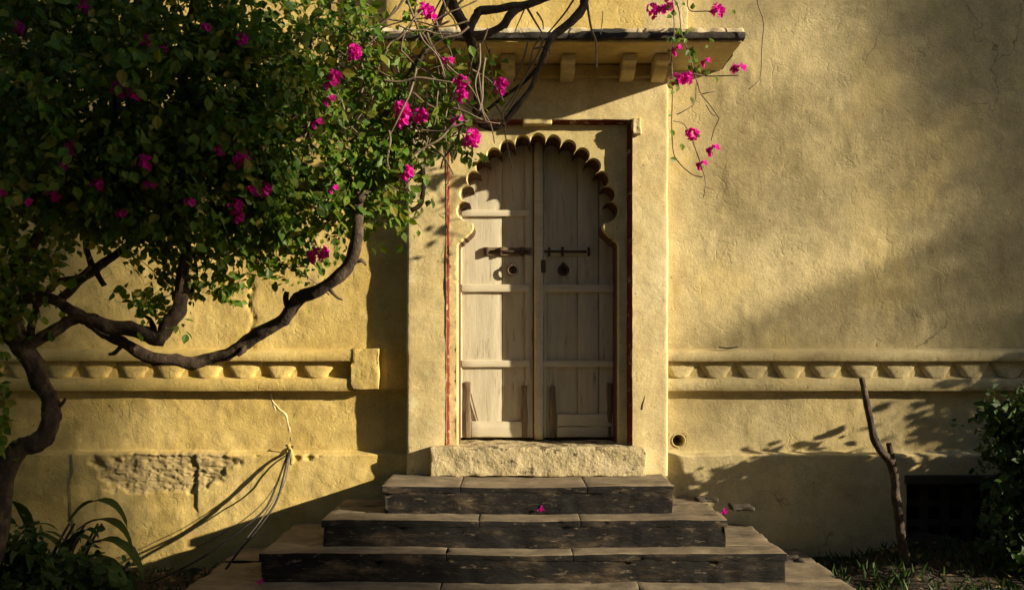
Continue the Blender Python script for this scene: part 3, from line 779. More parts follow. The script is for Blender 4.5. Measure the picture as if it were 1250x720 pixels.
# ------------------------------------------------------------------ foliage tools
LEAF_T = np.array([(0, 0, 0), (-.30, .28, .05), (0, .30, -.02), (.30, .28, .05), (-.36, .52, .06), (0, .55, -.03), (.36, .52, .06), (-.20, .80, .02), (0, .80, -.05), (.20, .80, .02), (0, 1.05, -.10)])
LEAF_F = np.array([(0, 2, 1), (0, 3, 2), (1, 2, 5), (1, 5, 4), (2, 3, 6), (2, 6, 5), (4, 5, 8), (4, 8, 7), (5, 6, 9), (5, 9, 8), (7, 8, 10), (8, 9, 10)])
SMALL_T = np.array([(0, 0, 0), (-.34, .42, .07), (0, .45, -.03), (.34, .42, .07), (0, 1.0, -.10)])
SMALL_F = np.array([(0, 2, 1), (0, 3, 2), (1, 2, 4), (2, 3, 4)])
def frames(axis, nrm):
    axis = axis/np.linalg.norm(axis, axis=1, keepdims=True)
    x = np.cross(axis, nrm); x /= np.maximum(np.linalg.norm(x, axis=1, keepdims=True), 1e-6)
    z = np.cross(x, axis)
    return np.stack([x, axis, z], -1)          # columns
def leaves_mesh(name, pos, axis, nrm, size, mat, T=LEAF_T, Fc=LEAF_F):
    R = frames(axis, nrm)
    V = np.einsum('nij,kj->nki', R, T)*size[:, None, None] + pos[:, None, :]
    n = len(pos); k = len(T)
    F = (Fc[None]+(np.arange(n)*k)[:, None, None]).reshape(-1, 3)
    me = mesh_np(name, V.reshape(-1, 3), F, smooth=False)
    me.materials.append(mat); return me
def unit(n, rng=RNG):
    v = rng.normal(size=(n, 3)); return v/np.linalg.norm(v, axis=1, keepdims=True)
def sprig_leaves(centres, dirs, per, spread, length, size, rng=RNG, droop=.5):
    n = len(centres)
    t = rng.uniform(0, 1, (n, per, 1))
    d = dirs/np.linalg.norm(dirs, axis=1, keepdims=True)
    pos = centres[:, None, :] + d[:, None, :]*t*length + rng.normal(size=(n, per, 3))*spread
    ax = d[:, None, :]*.5 + unit(n*per, rng).reshape(n, per, 3)*.9 + np.array([0, 0, -droop])
    nr = unit(n*per, rng).reshape(n, per, 3)*.75 + np.array([.45, -.45, .55])
    sz = (.45+.95*rng.uniform(0, 1, n*per)**1.3)*size
    return pos.reshape(-1, 3), ax.reshape(-1, 3), nr.reshape(-1, 3), sz

# ------------------------------------------------------------------ bougainvillea
bg = thing('bougainvillea_tree', 'large bougainvillea with gnarled limbs, dense green leaves and scattered magenta flowers', 'tree', P(-30, 700, -1.7).to_tuple()[:2]+(0,))
YV = -1.55
base = P(-35, 690, -1.7); 
tp, tr = pix([(12, 566, 13, -1.68), (44, 541, 13, -1.66), (60, 515, 12, -1.64), (60, 492, 11.5, -1.62), (50, 470, 11.5, -1.6), (38, 440, 12, -1.6), (22, 415, 13, -1.58), (10, 385, 13, -1.58), (-10, 340, 12, -1.6), (-40, 260, 10, -1.6), (-60, 150, 8, -1.6), (-50, 20, 6, -1.6), (-20, -80, 4, -1.6)])
tp = [Vector((base.x-.05, -1.7, -.1)), Vector((base.x, -1.7, .18))]+tp; tr = [.10, .085]+[q*.9 for q in tr]
trunk = obj('trunk', tube_mesh('trunk', tp, tr, seg=14, per=7, rough=.42), M['bark'], bg)
LIMBS = [
    [(18, 425, 9, -1.6), (42, 416, 9), (69, 402, 9), (94, 388, 9), (112, 392, 10), (139, 397, 10), (167, 404, 10), (190, 410, 11), (203, 397, 10), (217, 378, 10), (222, 350, 9), (225, 315, 8), (227, 280, 7), (222, 230, 6, -1.6), (235, 160, 5, -1.7), (225, 80, 4, -1.7), (240, -20, 3, -1.7)],
    [(8, 375, 9, -1.6), (42, 362, 8), (70, 368, 8), (94, 383, 8), (112, 395, 8, -1.5), (133, 410, 8, -1.47), (155, 422, 8.5, -1.45), (175, 433, 9, -1.43), (208, 440, 9, -1.42), (240, 442, 9, -1.40), (276, 431, 9, -1.42), (312, 409, 9, -1.48), (345, 391, 9, -1.54), (364, 363, 9.5, -1.60), (392, 353, 8.5, -1.66), (417, 334, 8.5, -1.70), (431, 308, 8.5, -1.73), (438, 276, 8, -1.74), (437, 247, 7, -1.68), (440, 212, 5.5, -1.56), (446, 173, 4, -1.46), (470, 140, 4, -1.5), (500, 95, 4.5, -1.45), (530, 40, 4, -1.45), (560, -40, 4, -1.45)],
    [(438, 250, 6, -1.67), (424, 216, 4.5, -1.5), (400, 185, 4), (380, 140, 3), (372, 80, 3), (390, 10, 3), (400, -60, 2)],
    [(438, 245, 5, -1.73), (460, 226, 5, -1.6), (480, 222, 3), (505, 200, 3)],
    [(72, 368, 7, -1.52), (95, 345, 6), (125, 322, 6), (155, 300, 5), (190, 280, 4), (240, 268, 3), (290, 262, 2)],
    [(128, 348, 4, -1.5), (113, 325, 4), (105, 300, 4), (110, 270, 4), (130, 220, 4, -1.7), (140, 120, 3, -1.8), (120, 20, 3, -1.8)],
    [(45, 372, 5, -1.6), (70, 345, 4), (95, 338, 3), (110, 325, 2.5)],
    [(-5, 345, 8, -1.6), (40, 300, 7, -1.8), (70, 220, 6, -1.9), (80, 120, 5, -1.95), (60, 10, 4, -1.95)],
    [(36, 427, 5, -1.55), (38, 400, 5), (44, 380, 4), (40, 360, 4)],
    # the climbing arm that leans over the doorway
    [(500, 166, 4, -1.4), (560, 152, 4.5, -1.4), (578, 142, 5, -1.4), (583, 120, 5), (582, 93, 5), (578, 60, 6), (571, 38, 8), (560, 18, 8), (548, -4, 7.5), (530, -40, 6), (520, -100, 5)],
    [(571, 40, 6, -1.4), (578, 27, 6), (587, 13, 6), (609, 11.5, 5.5), (624, 7, 5.5), (640, 6, 5), (664, -1, 5), (700, -16, 4), (740, -50, 3)],
    [(574, 43, 5, -1.4), (595, 41, 5), (613, 33, 5), (622, 20, 5), (634, 10, 4.5), (650, 2, 4)],
    [(1080, -112, 3, -1.4), (960, -100, 4), (840, -80, 5), (760, -55, 5.5), (700, -16, 4.5)],  # unseen arm leading to the added shading clump
    [(716, -30, 5, -1.4), (715, 0, 6), (709, 14, 6), (687, 36, 5.5), (671, 51, 5), (660, 76, 3), (649, 105, 3), (633, 127, 3.5), (612, 152, 3.5), (600, 157, 3), (585, 152, 3)],
    [(516, 205, 3, -1.4), (517, 225, 3.2), (514, 248, 3.5), (502, 257, 3.5)],
    [(662, 75, 2.5, -1.38), (640, 100, 2.5), (612, 120, 2.5), (584, 143, 2.5)],
    # stubs and side shoots on the long low limb
    [(352, 380, 5, -1.58), (348, 365, 4), (350, 356, 3)], [(300, 417, 4.5, -1.46), (296, 428, 4), (290, 434, 2.5)], [(190, 408, 5, -1.5), (185, 392, 3), (174, 380, 2), (178, 352, 1.4)], [(218, 372, 4, -1.5), (232, 358, 3), (240, 335, 2), (236, 310, 1.5)],
    [(425, 322, 4, -1.72), (440, 318, 2.5), (447, 324, 1.5)], [(150, 420, 4, -1.45), (140, 430, 3), (133, 432, 2)], [(60, 500, 4, -1.62), (74, 494, 3), (80, 486, 2)], [(400, 350, 3, -1.66), (410, 362, 1.8), (418, 366, 1.2)],
    [(436, 255, 4, -1.66), (420, 240, 3, -1.5), (395, 235, 2), (370, 215, 2), (345, 205, 1.5)], [(437, 235, 4, -1.64), (455, 212, 3, -1.46), (478, 200, 2.5), (500, 170, 2), (520, 120, 2)],
]
YL = -1.48
for i, Lp in enumerate(LIMBS):
    y0 = Lp[0][3] if len(Lp[0]) > 3 else YL
    full = []; last = y0
    for q in Lp:
        if len(q) > 3: last = q[3]
        full.append((q[0], q[1], q[2], last))
    pts, rad = pix(full); rad = [q*.86 for q in rad]
    obj('limb', tube_mesh('limb', pts, rad, seg=10, per=6, rough=.45, seed=i), M['bark'], bg)
# thin bare stems over the doorway
THIN = [
    [(717, 5), (719, 20), (722, 36), (727, 50), (728, 66), (728, 84)], [(644, 11), (652, 25), (662, 41)], [(702, -3), (688, 18), (668, 42)],
    [(664, 46), (655, 70), (640, 95), (626, 118), (612, 140)], [(645, 50), (638, 75), (627, 100)], [(660, 44), (650, 62), (645, 85), (634, 110), (618, 138)],
    [(668, 50), (668, 66), (664, 80)], [(604, 127), (612, 140), (617, 156)], [(617, 130), (616, 160), (622, 190), (625, 206)], [(640, 12), (632, 30), (628, 40)],
    [(655, 15), (662, 26), (663, 36)], [(538, 0), (528, 25), (545, 45)], [(508, -4), (505, 20), (498, 40)], [(565, 0), (545, 18), (530, 26)], [(445, 52), (455, 40), (485, 28), (520, 22)],
    [(486, 55), (505, 80), (509, 105), (504, 130)], [(425, 90), (450, 98), (490, 94), (505, 92)], [(455, 10), (470, 60), (490, 120)], [(598, 60), (600, 90), (604, 110)], [(590, 45), (600, 78), (590, 100)],
    [(566, 60), (545, 80), (530, 110), (520, 150)], [(430, 225), (450, 205), (500, 185), (540, 172), (575, 158)], [(540, 100), (555, 120), (578, 135)], [(470, 100), (480, 150), (500, 185), (515, 205)],
    [(460, 170), (480, 165), (505, 172)], [(560, 40), (540, 60), (500, 70), (460, 75)], [(650, 60), (668, 58), (672, 66)], [(672, 40), (660, 70), (655, 90), (640, 118), (622, 145)]]
rt = random.Random(21)
for i in range(95):
    a, b = rt.uniform(370, 600), rt.uniform(-15, 180)
    an = rt.uniform(.3, 2.6); ln = rt.uniform(40, 110)
    pth = [(a, b)]
    for k in range(4):
        an += rt.uniform(-.45, .45); pth.append((pth[-1][0]+math.cos(an)*ln/4, pth[-1][1]+math.sin(an)*ln/4))
    if max(q[0] for q in pth) < 640: THIN.append(pth)
gs = []
for i, tpth in enumerate(THIN):
    yq = -1.40 if i < 28 else -1.42-.36*((i*.618) % 1)
    pts = [P(a, b, yq+.05*mnoise.noise(Vector((i*3.3, k*.4, 0)))) for k, (a, b) in enumerate(tpth)]
    r0 = random.uniform(.0042, .0075)
    gs.append(tube_geo(pts, [r0*(1-.4*k/(len(pts)-1)) for k in range(len(pts))], seg=5, per=5, rough=.2))
tw = obj('bare_stems', mesh_from('bare_stems', *merge(gs)), M['twig'], bg); tag(tw, kind='stuff')

# crown: clumps measured on the photo, plus an unseen one added for shade, each a volume with its own depth
# (px, py, rx, ry, y centre, y half depth, sprigs)
CLUMPS = [
    (120, 110, 170, 130, -1.95, .55, 470), (280, 130, 120, 90, -1.75, .45, 290), (230, 215, 130, 65, -1.75, .40, 250), (55, 190, 110, 90, -1.9, .5, 210),
    (340, 230, 70, 48, -1.55, .28, 170), (408, 222, 32, 40, -1.78, .10, 46), (432, 195, 30, 28, -1.68, .08, 14), (455, 235, 20, 10, -1.6, .08, 6), (335, 130, 60, 50, -1.6, .3, 34), (310, 30, 110, 60, -1.75, .4, 90), (375, 258, 48, 42, -1.55, .22, 110), (300, 255, 60, 45, -1.6, .3, 95), (180, 30, 200, 70, -1.9, .5, 280), (370, 60, 90, 60, -1.65, .35, 30),
    (385, 165, 50, 50, -1.6, .3, 16), (480, 205, 36, 36, -1.45, .15, 44), (478, 245, 22, 16, -1.42, .12, 12), (525, 165, 40, 26, -1.42, .15, 22), (515, 105, 40, 55, -1.48, .18, 17), (455, 60, 60, 55, -1.55, .25, 14), (440, 130, 40, 40, -1.5, .2, 5),
    (560, 95, 24, 40, -1.42, .12, 10), (285, 308, 34, 20, -1.55, .12, 20), (210, 320, 20, 34, -1.5, .1, 20), (195, 355, 12, 30, -1.5, .08, 9), (275, 330, 14, 12, -1.5, .08, 5), (362, 320, 10, 20, -1.45, .06, 4), (412, 285, 14, 18, -1.42, .1, 7),
    (-5, 315, 45, 60, -1.8, .35, 90), (-22, 420, 36, 50, -1.75, .25, 50), (-140, 160, 150, 260, -1.9, .6, 260), (-120, 440, 120, 160, -1.9, .5, 110), (180, -90, 300, 70, -1.8, .5, 260), (430, -70, 90, 60, -1.6, .3, 40), (1050, -112, 150, 45, -1.4, .12, 120), (130, 246, 90, 30, -1.75, .3, 80)]  # the clump far right above the frame is added to shade the wall
cent = []; dirs = []
for (px, py, rx, ry, yc, yh, n) in CLUMPS:
    u = unit(n)*np.cbrt(RNG.uniform(0.05, 1, (n, 1)))
    for (a, b, c) in u:
        y = yc+c*yh
        p = P(px, py, yc)
        if n > 30 and mnoise.noise(Vector((p.x+a*rx*.0045, y*.8, p.z-b*ry*.0045))*4.2) < (-.02 if px > 250 else -.22): continue
        s = (CAM_D+yc)/FPX
        cent.append((p.x+a*rx*s, y, p.z-b*ry*s))
        dirs.append((a*.6+random.uniform(-.4, .6), c*.5+random.uniform(-.6, .2), -b*.3+random.uniform(-.5, .4)))
cent = np.array(cent); dirs = np.array(dirs)
pos, axl, nrl, szl = sprig_leaves(cent, dirs, 16, .036, .17, .050)
# the leaves that show largest in the photo become single parts, the rest one mass
scr_x = 625+pos[:, 0]*FPX/(CAM_D+pos[:, 1]); scr_y = 420-(pos[:, 2]-CAM_Z)*FPX/(CAM_D+pos[:, 1])
vis = (scr_x > 120) & (scr_x < 600) & (scr_y > 5) & (scr_y < 340)
score = np.where(vis, szl/(CAM_D+pos[:, 1]) + .004*(pos[:, 1] < -1.6), -1)
order = np.argsort(-score); single = order[:300]; rest = order[300:]
fo = obj('foliage', leaves_mesh('foliage', pos[rest], axl[rest], nrl[rest], szl[rest], M['leaf']), None, bg); tag(fo, kind='stuff')
LEAFM = mesh_np('leaf', LEAF_T, LEAF_F, smooth=False); LEAFM.materials.append(M['leaf'])
Rm = frames(axl[single], nrl[single])
for i, k in enumerate(single):
    m = Matrix([[*(Rm[i][r]*szl[k]), pos[k][r]] for r in range(3)]+[[0, 0, 0, 1]])
    obj('leaf', LEAFM, None, bg, m)
# twigs inside the crown
gs = []
for i in range(0, len(cent), 3):
    c = Vector(cent[i]); dd = Vector(dirs[i]).normalized()
    b0 = c-dd*.16+Vector((random.uniform(-.05, .05), random.uniform(-.03, .1), random.uniform(-.1, .02)))
    gs.append(tube_geo([b0, c.lerp(b0, .45)+Vector((0, 0, .01)), c+dd*.14], [.004, .003, .0015], seg=4, per=2))
t2 = obj('twigs', mesh_from('twigs', *merge(gs)), M['twig'], bg); tag(t2, kind='stuff')

# flower clusters
def flower_mesh(name, seed, n_fl, rad):
    rg = np.random.default_rng(seed)
    pos = []; ax = []; nr = []; sz = []
    for i in range(n_fl):
        c = unit(1, rg)[0]*rad*rg.uniform(.3, 1.0); c[1] *= .8
        out = c/np.linalg.norm(c)+np.array([.1, -.35, .1])
        out /= np.linalg.norm(out)
        e1 = np.cross(out, [0.3, .2, 1]); e1 /= np.linalg.norm(e1); e2 = np.cross(out, e1)
        ph = rg.uniform(0, 6.28)
        for k in range(3):
            a = ph+k*2.094
            r_ = e1*math.cos(a)+e2*math.sin(a)
            pos.append(c); ax.append(r_*.75+out*.65); nr.append(out*.8-r_*.65); sz.append(rg.uniform(.024, .036))
    T = LEAF_T*np.array([1.25, .95, 1.3]); 
    me = leaves_mesh(name, np.array(pos), np.array(ax), np.array(nr), np.array(sz), M['bract'], T=T)
    return me
FLM = [flower_mesh('flower_cluster', s, n, r) for s, n, r in ((1, 13, .040), (2, 18, .048), (3, 10, .034), (4, 6, .020))]
FLM_SMALL = [flower_mesh('flower_cluster', s, n, r) for s, n, r in ((5, 2, .010), (6, 3, .014))]
FLOWERS = [(433, 63, 1), (410, 93, 0), (403, 124, 3), (388, 152, 3), (491, 134, 1), (491, 148, 2), (514, 143, 2), (564, 102, 2), (565, 118, 2), (613, 104, 2), (610, 113, 3), (577, 168, 1), (547, 75, 3), (522, 13, 0), (526, 22, 3), (497, 212, 2), (408, 232, 3),
    (384, 313, 0), (395, 310, 2), (270, 183, 2), (294, 192, 1), (302, 198, 2), (290, 252, 2), (291, 266, 2), (316, 232, 2), (306, 233, 3), (180, 198, 0), (121, 227, 2), (148, 262, 3), (176, 52, 1), (200, 62, 3), (147, 110, 0), (166, 114, 0), (252, 35, 3), (296, 50, 2), (90, 182, 2), (68, 238, 2), (33, 247, 3),
    (106, 8, 2), (22, 37, 2), (232, 248, 3), (325, 232, 2), (185, 226, 3), (66, 116, 3), (75, 205, 3), (2, 232, 2), (559, 148, 3), (404, 105, 3)]
for i, (px, py, v) in enumerate(FLOWERS):
    # set each cluster a little in front of the leaves around it
    sel = (np.abs(scr_x-px) < 22) & (np.abs(scr_y-py) < 22)
    y = (np.percentile(pos[sel, 1], 6)-.04) if sel.sum() > 6 else -1.46
    p = P(px, py, float(max(y, -2.3)))
    m = Matrix.Translation(p) @ Matrix.Rotation(random.uniform(-.6, .6), 4, 'Y') @ Matrix.Scale(random.uniform(.85, 1.1)*(CAM_D+p.y)/4.45, 4)
    obj('flower_cluster', FLM[v], None, bg, m)

# trailing branch over the right end of the eave
YT = -0.70
TR = [[(818, -30), (823, 30), (820, 70), (821, 110), (820, 150), (822, 185), (830, 200), (845, 213), (858, 216)], [(812, -20), (828, 10), (832, 40), (842, 70), (850, 98), (856, 115), (868, 130), (878, 145)], [(878, 145), (872, 158), (868, 172)], [(822, 148), (835, 152), (845, 170), (850, 185), (857, 205), (861, 222), (859, 241)], [(846, 90), (862, 93), (880, 93), (902, 92)], [(840, -10), (841, 12), (860, 14), (880, 14)], [(850, 100), (848, 125), (836, 135), (826, 140)], [(857, 115), (866, 113), (873, 112)], [(862, 128), (870, 140), (882, 143)], [(922, -10), (926, 8), (932, 28), (930, 60), (929, 88), (925, 100), (914, 109)], [(861, 228), (872, 231)], [(736, 14), (735, 28), (733, 42)]]
gs = []
for i, t_ in enumerate(TR):
    pts = [P(a, b, YT-.04*math.sin(k*.9+i)) for k, (a, b) in enumerate(t_)]
    gs.append(tube_geo(pts, [.0036]*len(pts), seg=5, per=5))
# its upper end lies on the eave and runs back to the tree over the top of the frame
gs.append(tube_geo([P(740, -50, -1.4), P(780, -90, -1.2), P(812, -80, -.9), P(818, -30, YT)], [.012, .010, .007, .004], seg=6, per=6))
gs.append(tube_geo([P(812, -80, -.9), P(815, -45, -.76), P(812, -20, YT), P(840, -10, YT)], [.006, .005, .004, .004], seg=6, per=4))
gs.append(tube_geo([P(812, -80, -.9), P(870, -70, -.8), P(922, -10, YT)], [.005, .004, .0035], seg=6, per=4))
tb = obj('trailing_branch', mesh_from('trailing_branch', *merge(gs)), M['twig'], bg)
tb['label'] = 'thin trailing shoot with few flowers hanging over the right end of the eave'
TL = [(820, 62), (823, 20), (829, 34), (832, 44), (836, 50), (842, 62), (846, 70), (848, 78), (852, 84), (844, 76), (824, 98), (828, 104), (832, 99), (822, 108), (820, 140), (819, 158), (832, 175), (825, 196), (864, 55), (872, 52), (836, 4), (826, 2), (818, 6), (854, 168), (864, 183), (857, 208), (816, 46), (850, 90), (873, 93), (848, 36), (824, 46), (826, 52), (838, 42), (842, 86), (818, 52), (895, 12), (845, 12), (860, 90), (843, 118)]
for i, (a, b) in enumerate(TL):
    for k in range(2 if i < 14 else 1):
        p = P(a+random.uniform(-3, 3)*k, b+random.uniform(-4, 4)*k, YT-random.uniform(0, .06))
        m = Matrix.Translation(p) @ Matrix(((random.uniform(-1, 1), random.uniform(-.3, .3), .3), (0, -.5, -1), (.2, -1, .4))).to_quaternion().to_matrix().to_4x4() @ Matrix.Rotation(random.uniform(-1.2, 1.2), 4, 'Z') @ Matrix.Scale(random.uniform(.03, .055), 4)
        obj('leaf', LEAFM, None, tb, m)
for (a, b, v, sc) in ((797, 12, 1, .8), (815, 9, 2, .9), (806, 14, 3, .9), (878, 13, 0, .9), (826, 98, 2, .9), (839, 97, 0, .85), (846, 164, 2, .95), (871, 184, 3, 1.1), (857, 202, 3, .9), (902, 85, 3, 1.1), (827, 62, 3, .9), (862, 77, 3, .8), (896, 86, 3, .7)):
    m = Matrix.Translation(P(a, b, YT-.03)) @ Matrix.Rotation(random.uniform(-1, 1), 4, 'Y') @ Matrix.Scale(sc*1.1, 4)
    obj('flower_cluster', FLM[v], None, tb, m)

# ------------------------------------------------------------------ cables
cab = [('cable', [(357, 545, .03), (352, 556, -.09), (346, 582, -.17), (337, 612, -.27), (315, 645, -.42), (292, 672, -.55), (268, 705, -.62)], 'cable', .0105, 'thick black cable hanging steepest from the hole in the plinth edge'),
       ('cable', [(355, 546, .02), (349, 560, -.10), (338, 590, -.18), (324, 620, -.28), (296, 645, -.40), (255, 675, -.52), (215, 697, -.60), (180, 712, -.65)], 'cable', .0095, 'black cable swinging farthest left from the hole in the plinth edge'),
       ('cable', [(356, 546, .02), (353, 562, -.09), (347, 590, -.15), (336, 608, -.22), (320, 632, -.32), (300, 658, -.44)], 'cable_grey', .006, 'thin grey cable among the black ones below the plaster crack')]
cab += [('cable', [(355, 545, .02), (350, 558, -.10), (340, 585, -.17), (322, 612, -.25), (300, 632, -.34), (270, 652, -.40), (240, 668, -.42)], 'cable', .004, 'thinnest dark wire curving left nearest the plinth wall')]
for (nm, path, mt, r, lab) in cab:
    r *= .74
    pts = [P(a, b, y) for (a, b, y) in path]
    tag(obj(nm, tube_mesh(nm, pts, [r]*len(pts), seg=8, per=7, rough=.08), M[mt]), lab, 'cable', 'cables hanging from the plinth')

# ------------------------------------------------------------------ dead stick
ds = thing('dead_branch', 'bare forked dead stick standing upright in front of the right wall', 'branch', P(1107, 690, -.5).to_tuple()[:2]+(0,))
pts, rad = pix([(1052, 461, 3.2), (1055, 478, 4), (1060, 500, 4), (1066, 530, 4.5), (1074, 549, 5), (1087, 566, 5.5), (1092, 588, 5), (1096, 620, 5), (1101, 655, 5.5), (1106, 700, 6), (1108, 735, 6)], -.5)
obj('stem', tube_mesh('stem', pts, rad, seg=10, per=5, rough=.25), M['bark'], ds)
pts, rad = pix([(1090, 575, 4.5), (1088, 558, 4), (1085, 541, 3.2)], -.5)
obj('fork', tube_mesh('fork', pts, rad, seg=8, per=4, rough=.25), M['bark'], ds)

# ------------------------------------------------------------------ shrubs and weeds
def shrub(name, label, cat, blobs, leaf, mat, n_per=10, seed=1, T=LEAF_T, Fc=LEAF_F, stems=6, group=None):
    """blobs: (x, y, z, rx, ry, rz, sprigs)"""
    rg = np.random.default_rng(seed); rr = random.Random(seed)
    bx, by = blobs[0][0], blobs[0][1]
    t = thing(name, label, cat, (bx, by, 0), group)
    C = []; D = []
    for (x, y, z, rx, ry, rz, n) in blobs:
        u = unit(n, rg)*np.cbrt(rg.uniform(.15, 1, (n, 1)))
        C.append(u*np.array([rx, ry, rz])+np.array([x, y, z])); D.append(u+rg.normal(size=(n, 3))*.4)
    C = np.concatenate(C); D = np.concatenate(D)
    k = C[:, 2] > .03; C = C[k]; D = D[k]
    f = obj('foliage', leaves_mesh('foliage', *sprig_leaves(C, D, n_per, .04, .14, leaf, rg), mat, T, Fc), None, t); tag(f, kind='stuff')
    for i in range(stems):
        b = blobs[i % len(blobs)]
        p0 = Vector((bx+rr.uniform(-.12, .12), by+rr.uniform(-.1, .1), -.05)); p2 = Vector((b[0]+rr.uniform(-.6, .6)*b[3], b[1]+rr.uniform(-.5, .5)*b[4], b[2]+rr.uniform(.1, .7)*b[5]))
        pm_ = p0.lerp(p2, .5)+Vector((rr.uniform(-.08, .08), rr.uniform(-.08, .08), .08))
        obj('stem', tube_mesh('stem', [p0, pm_, p2], [.018, .013, .006], seg=6, per=5, rough=.2), M['bark'], t)
    return t
shrub('leafy_shrub', 'dark leafy shrub at the right edge below the string course', 'shrub',
      [(3.52, -.58, .74, .36, .12, .40, 200), (3.38, -.58, 1.05, .22, .09, .18, 90), (3.85, -.58, .6, .5, .14, .55, 200), (3.52, -.62, .32, .45, .12, .32, 180), (3.15, -.58, 1.09, .08, .08, .12, 16)], .058, M['dleaf'], seed=5)
shrub('added_shade_shrub', 'unseen tall shrub added beyond the right edge to shade the leafy one', 'shrub',
      [(4.9, -.55, .7, .5, .16, .55, 300), (5.7, -.60, .9, .6, .14, .8, 260), (5.1, -.5, 1.6, .4, .2, .4, 110), (5.42, -1.2, .92, .44, .10, .80, 380)], .075, M['dleaf'], seed=6)  # unseen shrub mass added to keep sun off the visible shrub

# left: arching strap-leaved plant
def strap_leaf(p0, d, length, width, droop, seed):
    n = 12; V = []; F = []
    p = Vector(p0); dirv = Vector(d).normalized(); side = dirv.cross(Vector((0, 0, 1))).normalized()
    for i in range(n+1):
        t = i/n
        w = width*math.sin(math.pi*min(1, .08+t*.92))**.75*(1 if t < .98 else .3)
        up = side.cross(dirv).normalized()
        fold = .25*w
        wav = .12*w*math.sin(t*14+seed)
        V += [p-side*w+up*(fold+wav), p.copy(), p+side*w+up*(fold-wav)]
        p = p+dirv*(length/n); dirv = (dirv+Vector((0, 0, -droop/n*(.5+t*1.6)))).normalized()
    for i in range(n):
        a = i*3; F += [[a, a+1, a+4, a+3], [a+1, a+2, a+5, a+4]]
    return mesh_from('leaf', V, F)
sp = thing('strap_leaf_plant', 'dark plant with long arching leaves in front of the left plinth', 'plant', (-2.95, -.75, 0))
rp = random.Random(8)
for i in range(30):
    a = rp.uniform(-.6, 3.6); el = rp.uniform(.5, 1.3)
    b0 = Vector((-2.95+rp.uniform(-.30, .22), -.78+rp.uniform(-.14, .14), rp.uniform(.0, .22)))
    dv = Vector((math.cos(a)*math.cos(el), -abs(math.sin(a))*math.cos(el)*.6+rp.uniform(-.1, .2), math.sin(el)))
    obj('leaf', strap_leaf(b0, dv, rp.uniform(.38, .72), rp.uniform(.028, .05), rp.uniform(1.4, 2.8), i), M['dleaf'], sp)
for (x0, z0, dx_, dz_, ln, w) in ((-2.80, .40, .75, .55, .50, .045), (-2.75, .30, .85, .35, .55, .05), (-2.85, .46, .5, .6, .55, .045), (-2.78, .22, .9, .25, .42, .045)):
    obj('leaf', strap_leaf((x0, -.62, z0), (dx_, -.1, dz_), ln, w, 2.6, x0*9), M['dleaf'], sp)
for i in range(5):
    x = -2.95+rp.uniform(-.2, .2)
    obj('stem', tube_mesh('stem', [Vector((x, -.75, -.05)), Vector((x+.05, -.72, .25)), Vector((x+.14, -.68, .46))], [.014, .011, .007], seg=6), M['bark'], sp)
shrub('low_bush', 'low dark bush in the bottom left corner below the trunk', 'bush', [(-3.3, -1.0, .22, .5, .25, .28, 120), (-2.75, -.95, .12, .35, .22, .16, 60), (-3.9, -1.0, .4, .5, .3, .45, 110)], .06, M['dleaf'], seed=9)

shrub('sky_block_hedge', 'unseen high hedge added left of the bougainvillea to block skylight', 'hedge',
      [(-4.6, -2.6, 1.4, .7, .6, 1.5, 420), (-4.4, -3.6, 1.5, .9, .6, 1.6, 420), (-4.8, -2.8, 3.4, .9, .9, 1.2, 420), (-4.2, -4.4, 2.2, .9, .6, 1.8, 380)], .11, M['dleaf'], n_per=12, seed=15, T=SMALL_T, Fc=SMALL_F, stems=5)  # unseen foliage added to block skylight from the left

# weeds and fallen leaves on the right soil
def blades(n, cx0, cx1, y0, y1, hmin, hmax, seed):
    rg = np.random.default_rng(seed)
    p = np.stack([rg.uniform(cx0, cx1, n), rg.uniform(y0, y1, n), np.zeros(n)], -1)
    p[:, 2] = soil_z(p[:, 0], p[:, 1])-.01
    ax = np.stack([rg.normal(size=n)*.45, rg.normal(size=n)*.45, np.ones(n)], -1)
    nr = unit(n, rg)
    return p, ax, nr, rg.uniform(hmin, hmax, n)
def soil_z(x, y):
    return GZ[np.clip(np.searchsorted(gy, y), 0, len(gy)-1), np.clip(np.searchsorted(gx, x), 0, len(gx)-1)]
T_bl = SMALL_T*np.array([.22, 1, 1.4])
gr = obj('grass', leaves_mesh('grass', *blades(2200, 2.1, 4.8, -1.35, -.12, .025, .11, 4), M['dleaf'], T_bl, SMALL_F)); tag(gr, 'dark weeds and grass on the soil below the right wall', 'grass', kind='stuff')
gr2 = obj('grass', leaves_mesh('grass', *blades(1200, -4.6, -1.95, -1.35, -.12, .02, .08, 5), M['dleaf'], T_bl, SMALL_F)); tag(gr2, 'dark weeds and grass on the soil left of the steps', 'grass', kind='stuff')
rg = np.random.default_rng(12)
nl = 900
lp = np.stack([np.where(rg.uniform(size=nl) < .5, rg.uniform(1.9, 4.6, nl), rg.uniform(-4.2, -1.9, nl)), rg.uniform(-1.3, -.1, nl), np.zeros(nl)], -1)
lp[:, 2] = soil_z(lp[:, 0], lp[:, 1])+rg.uniform(.004, .02, nl)
lt = obj('leaf_litter', leaves_mesh('leaf_litter', lp, unit(nl, rg)*np.array([1, 1, .25]), unit(nl, rg)*.4+np.array([0, 0, 1]), rg.uniform(.03, .07, nl), M['litter'], SMALL_T, SMALL_F)); tag(lt, 'dry fallen leaves on the soil beside the steps', 'leaves', kind='stuff')
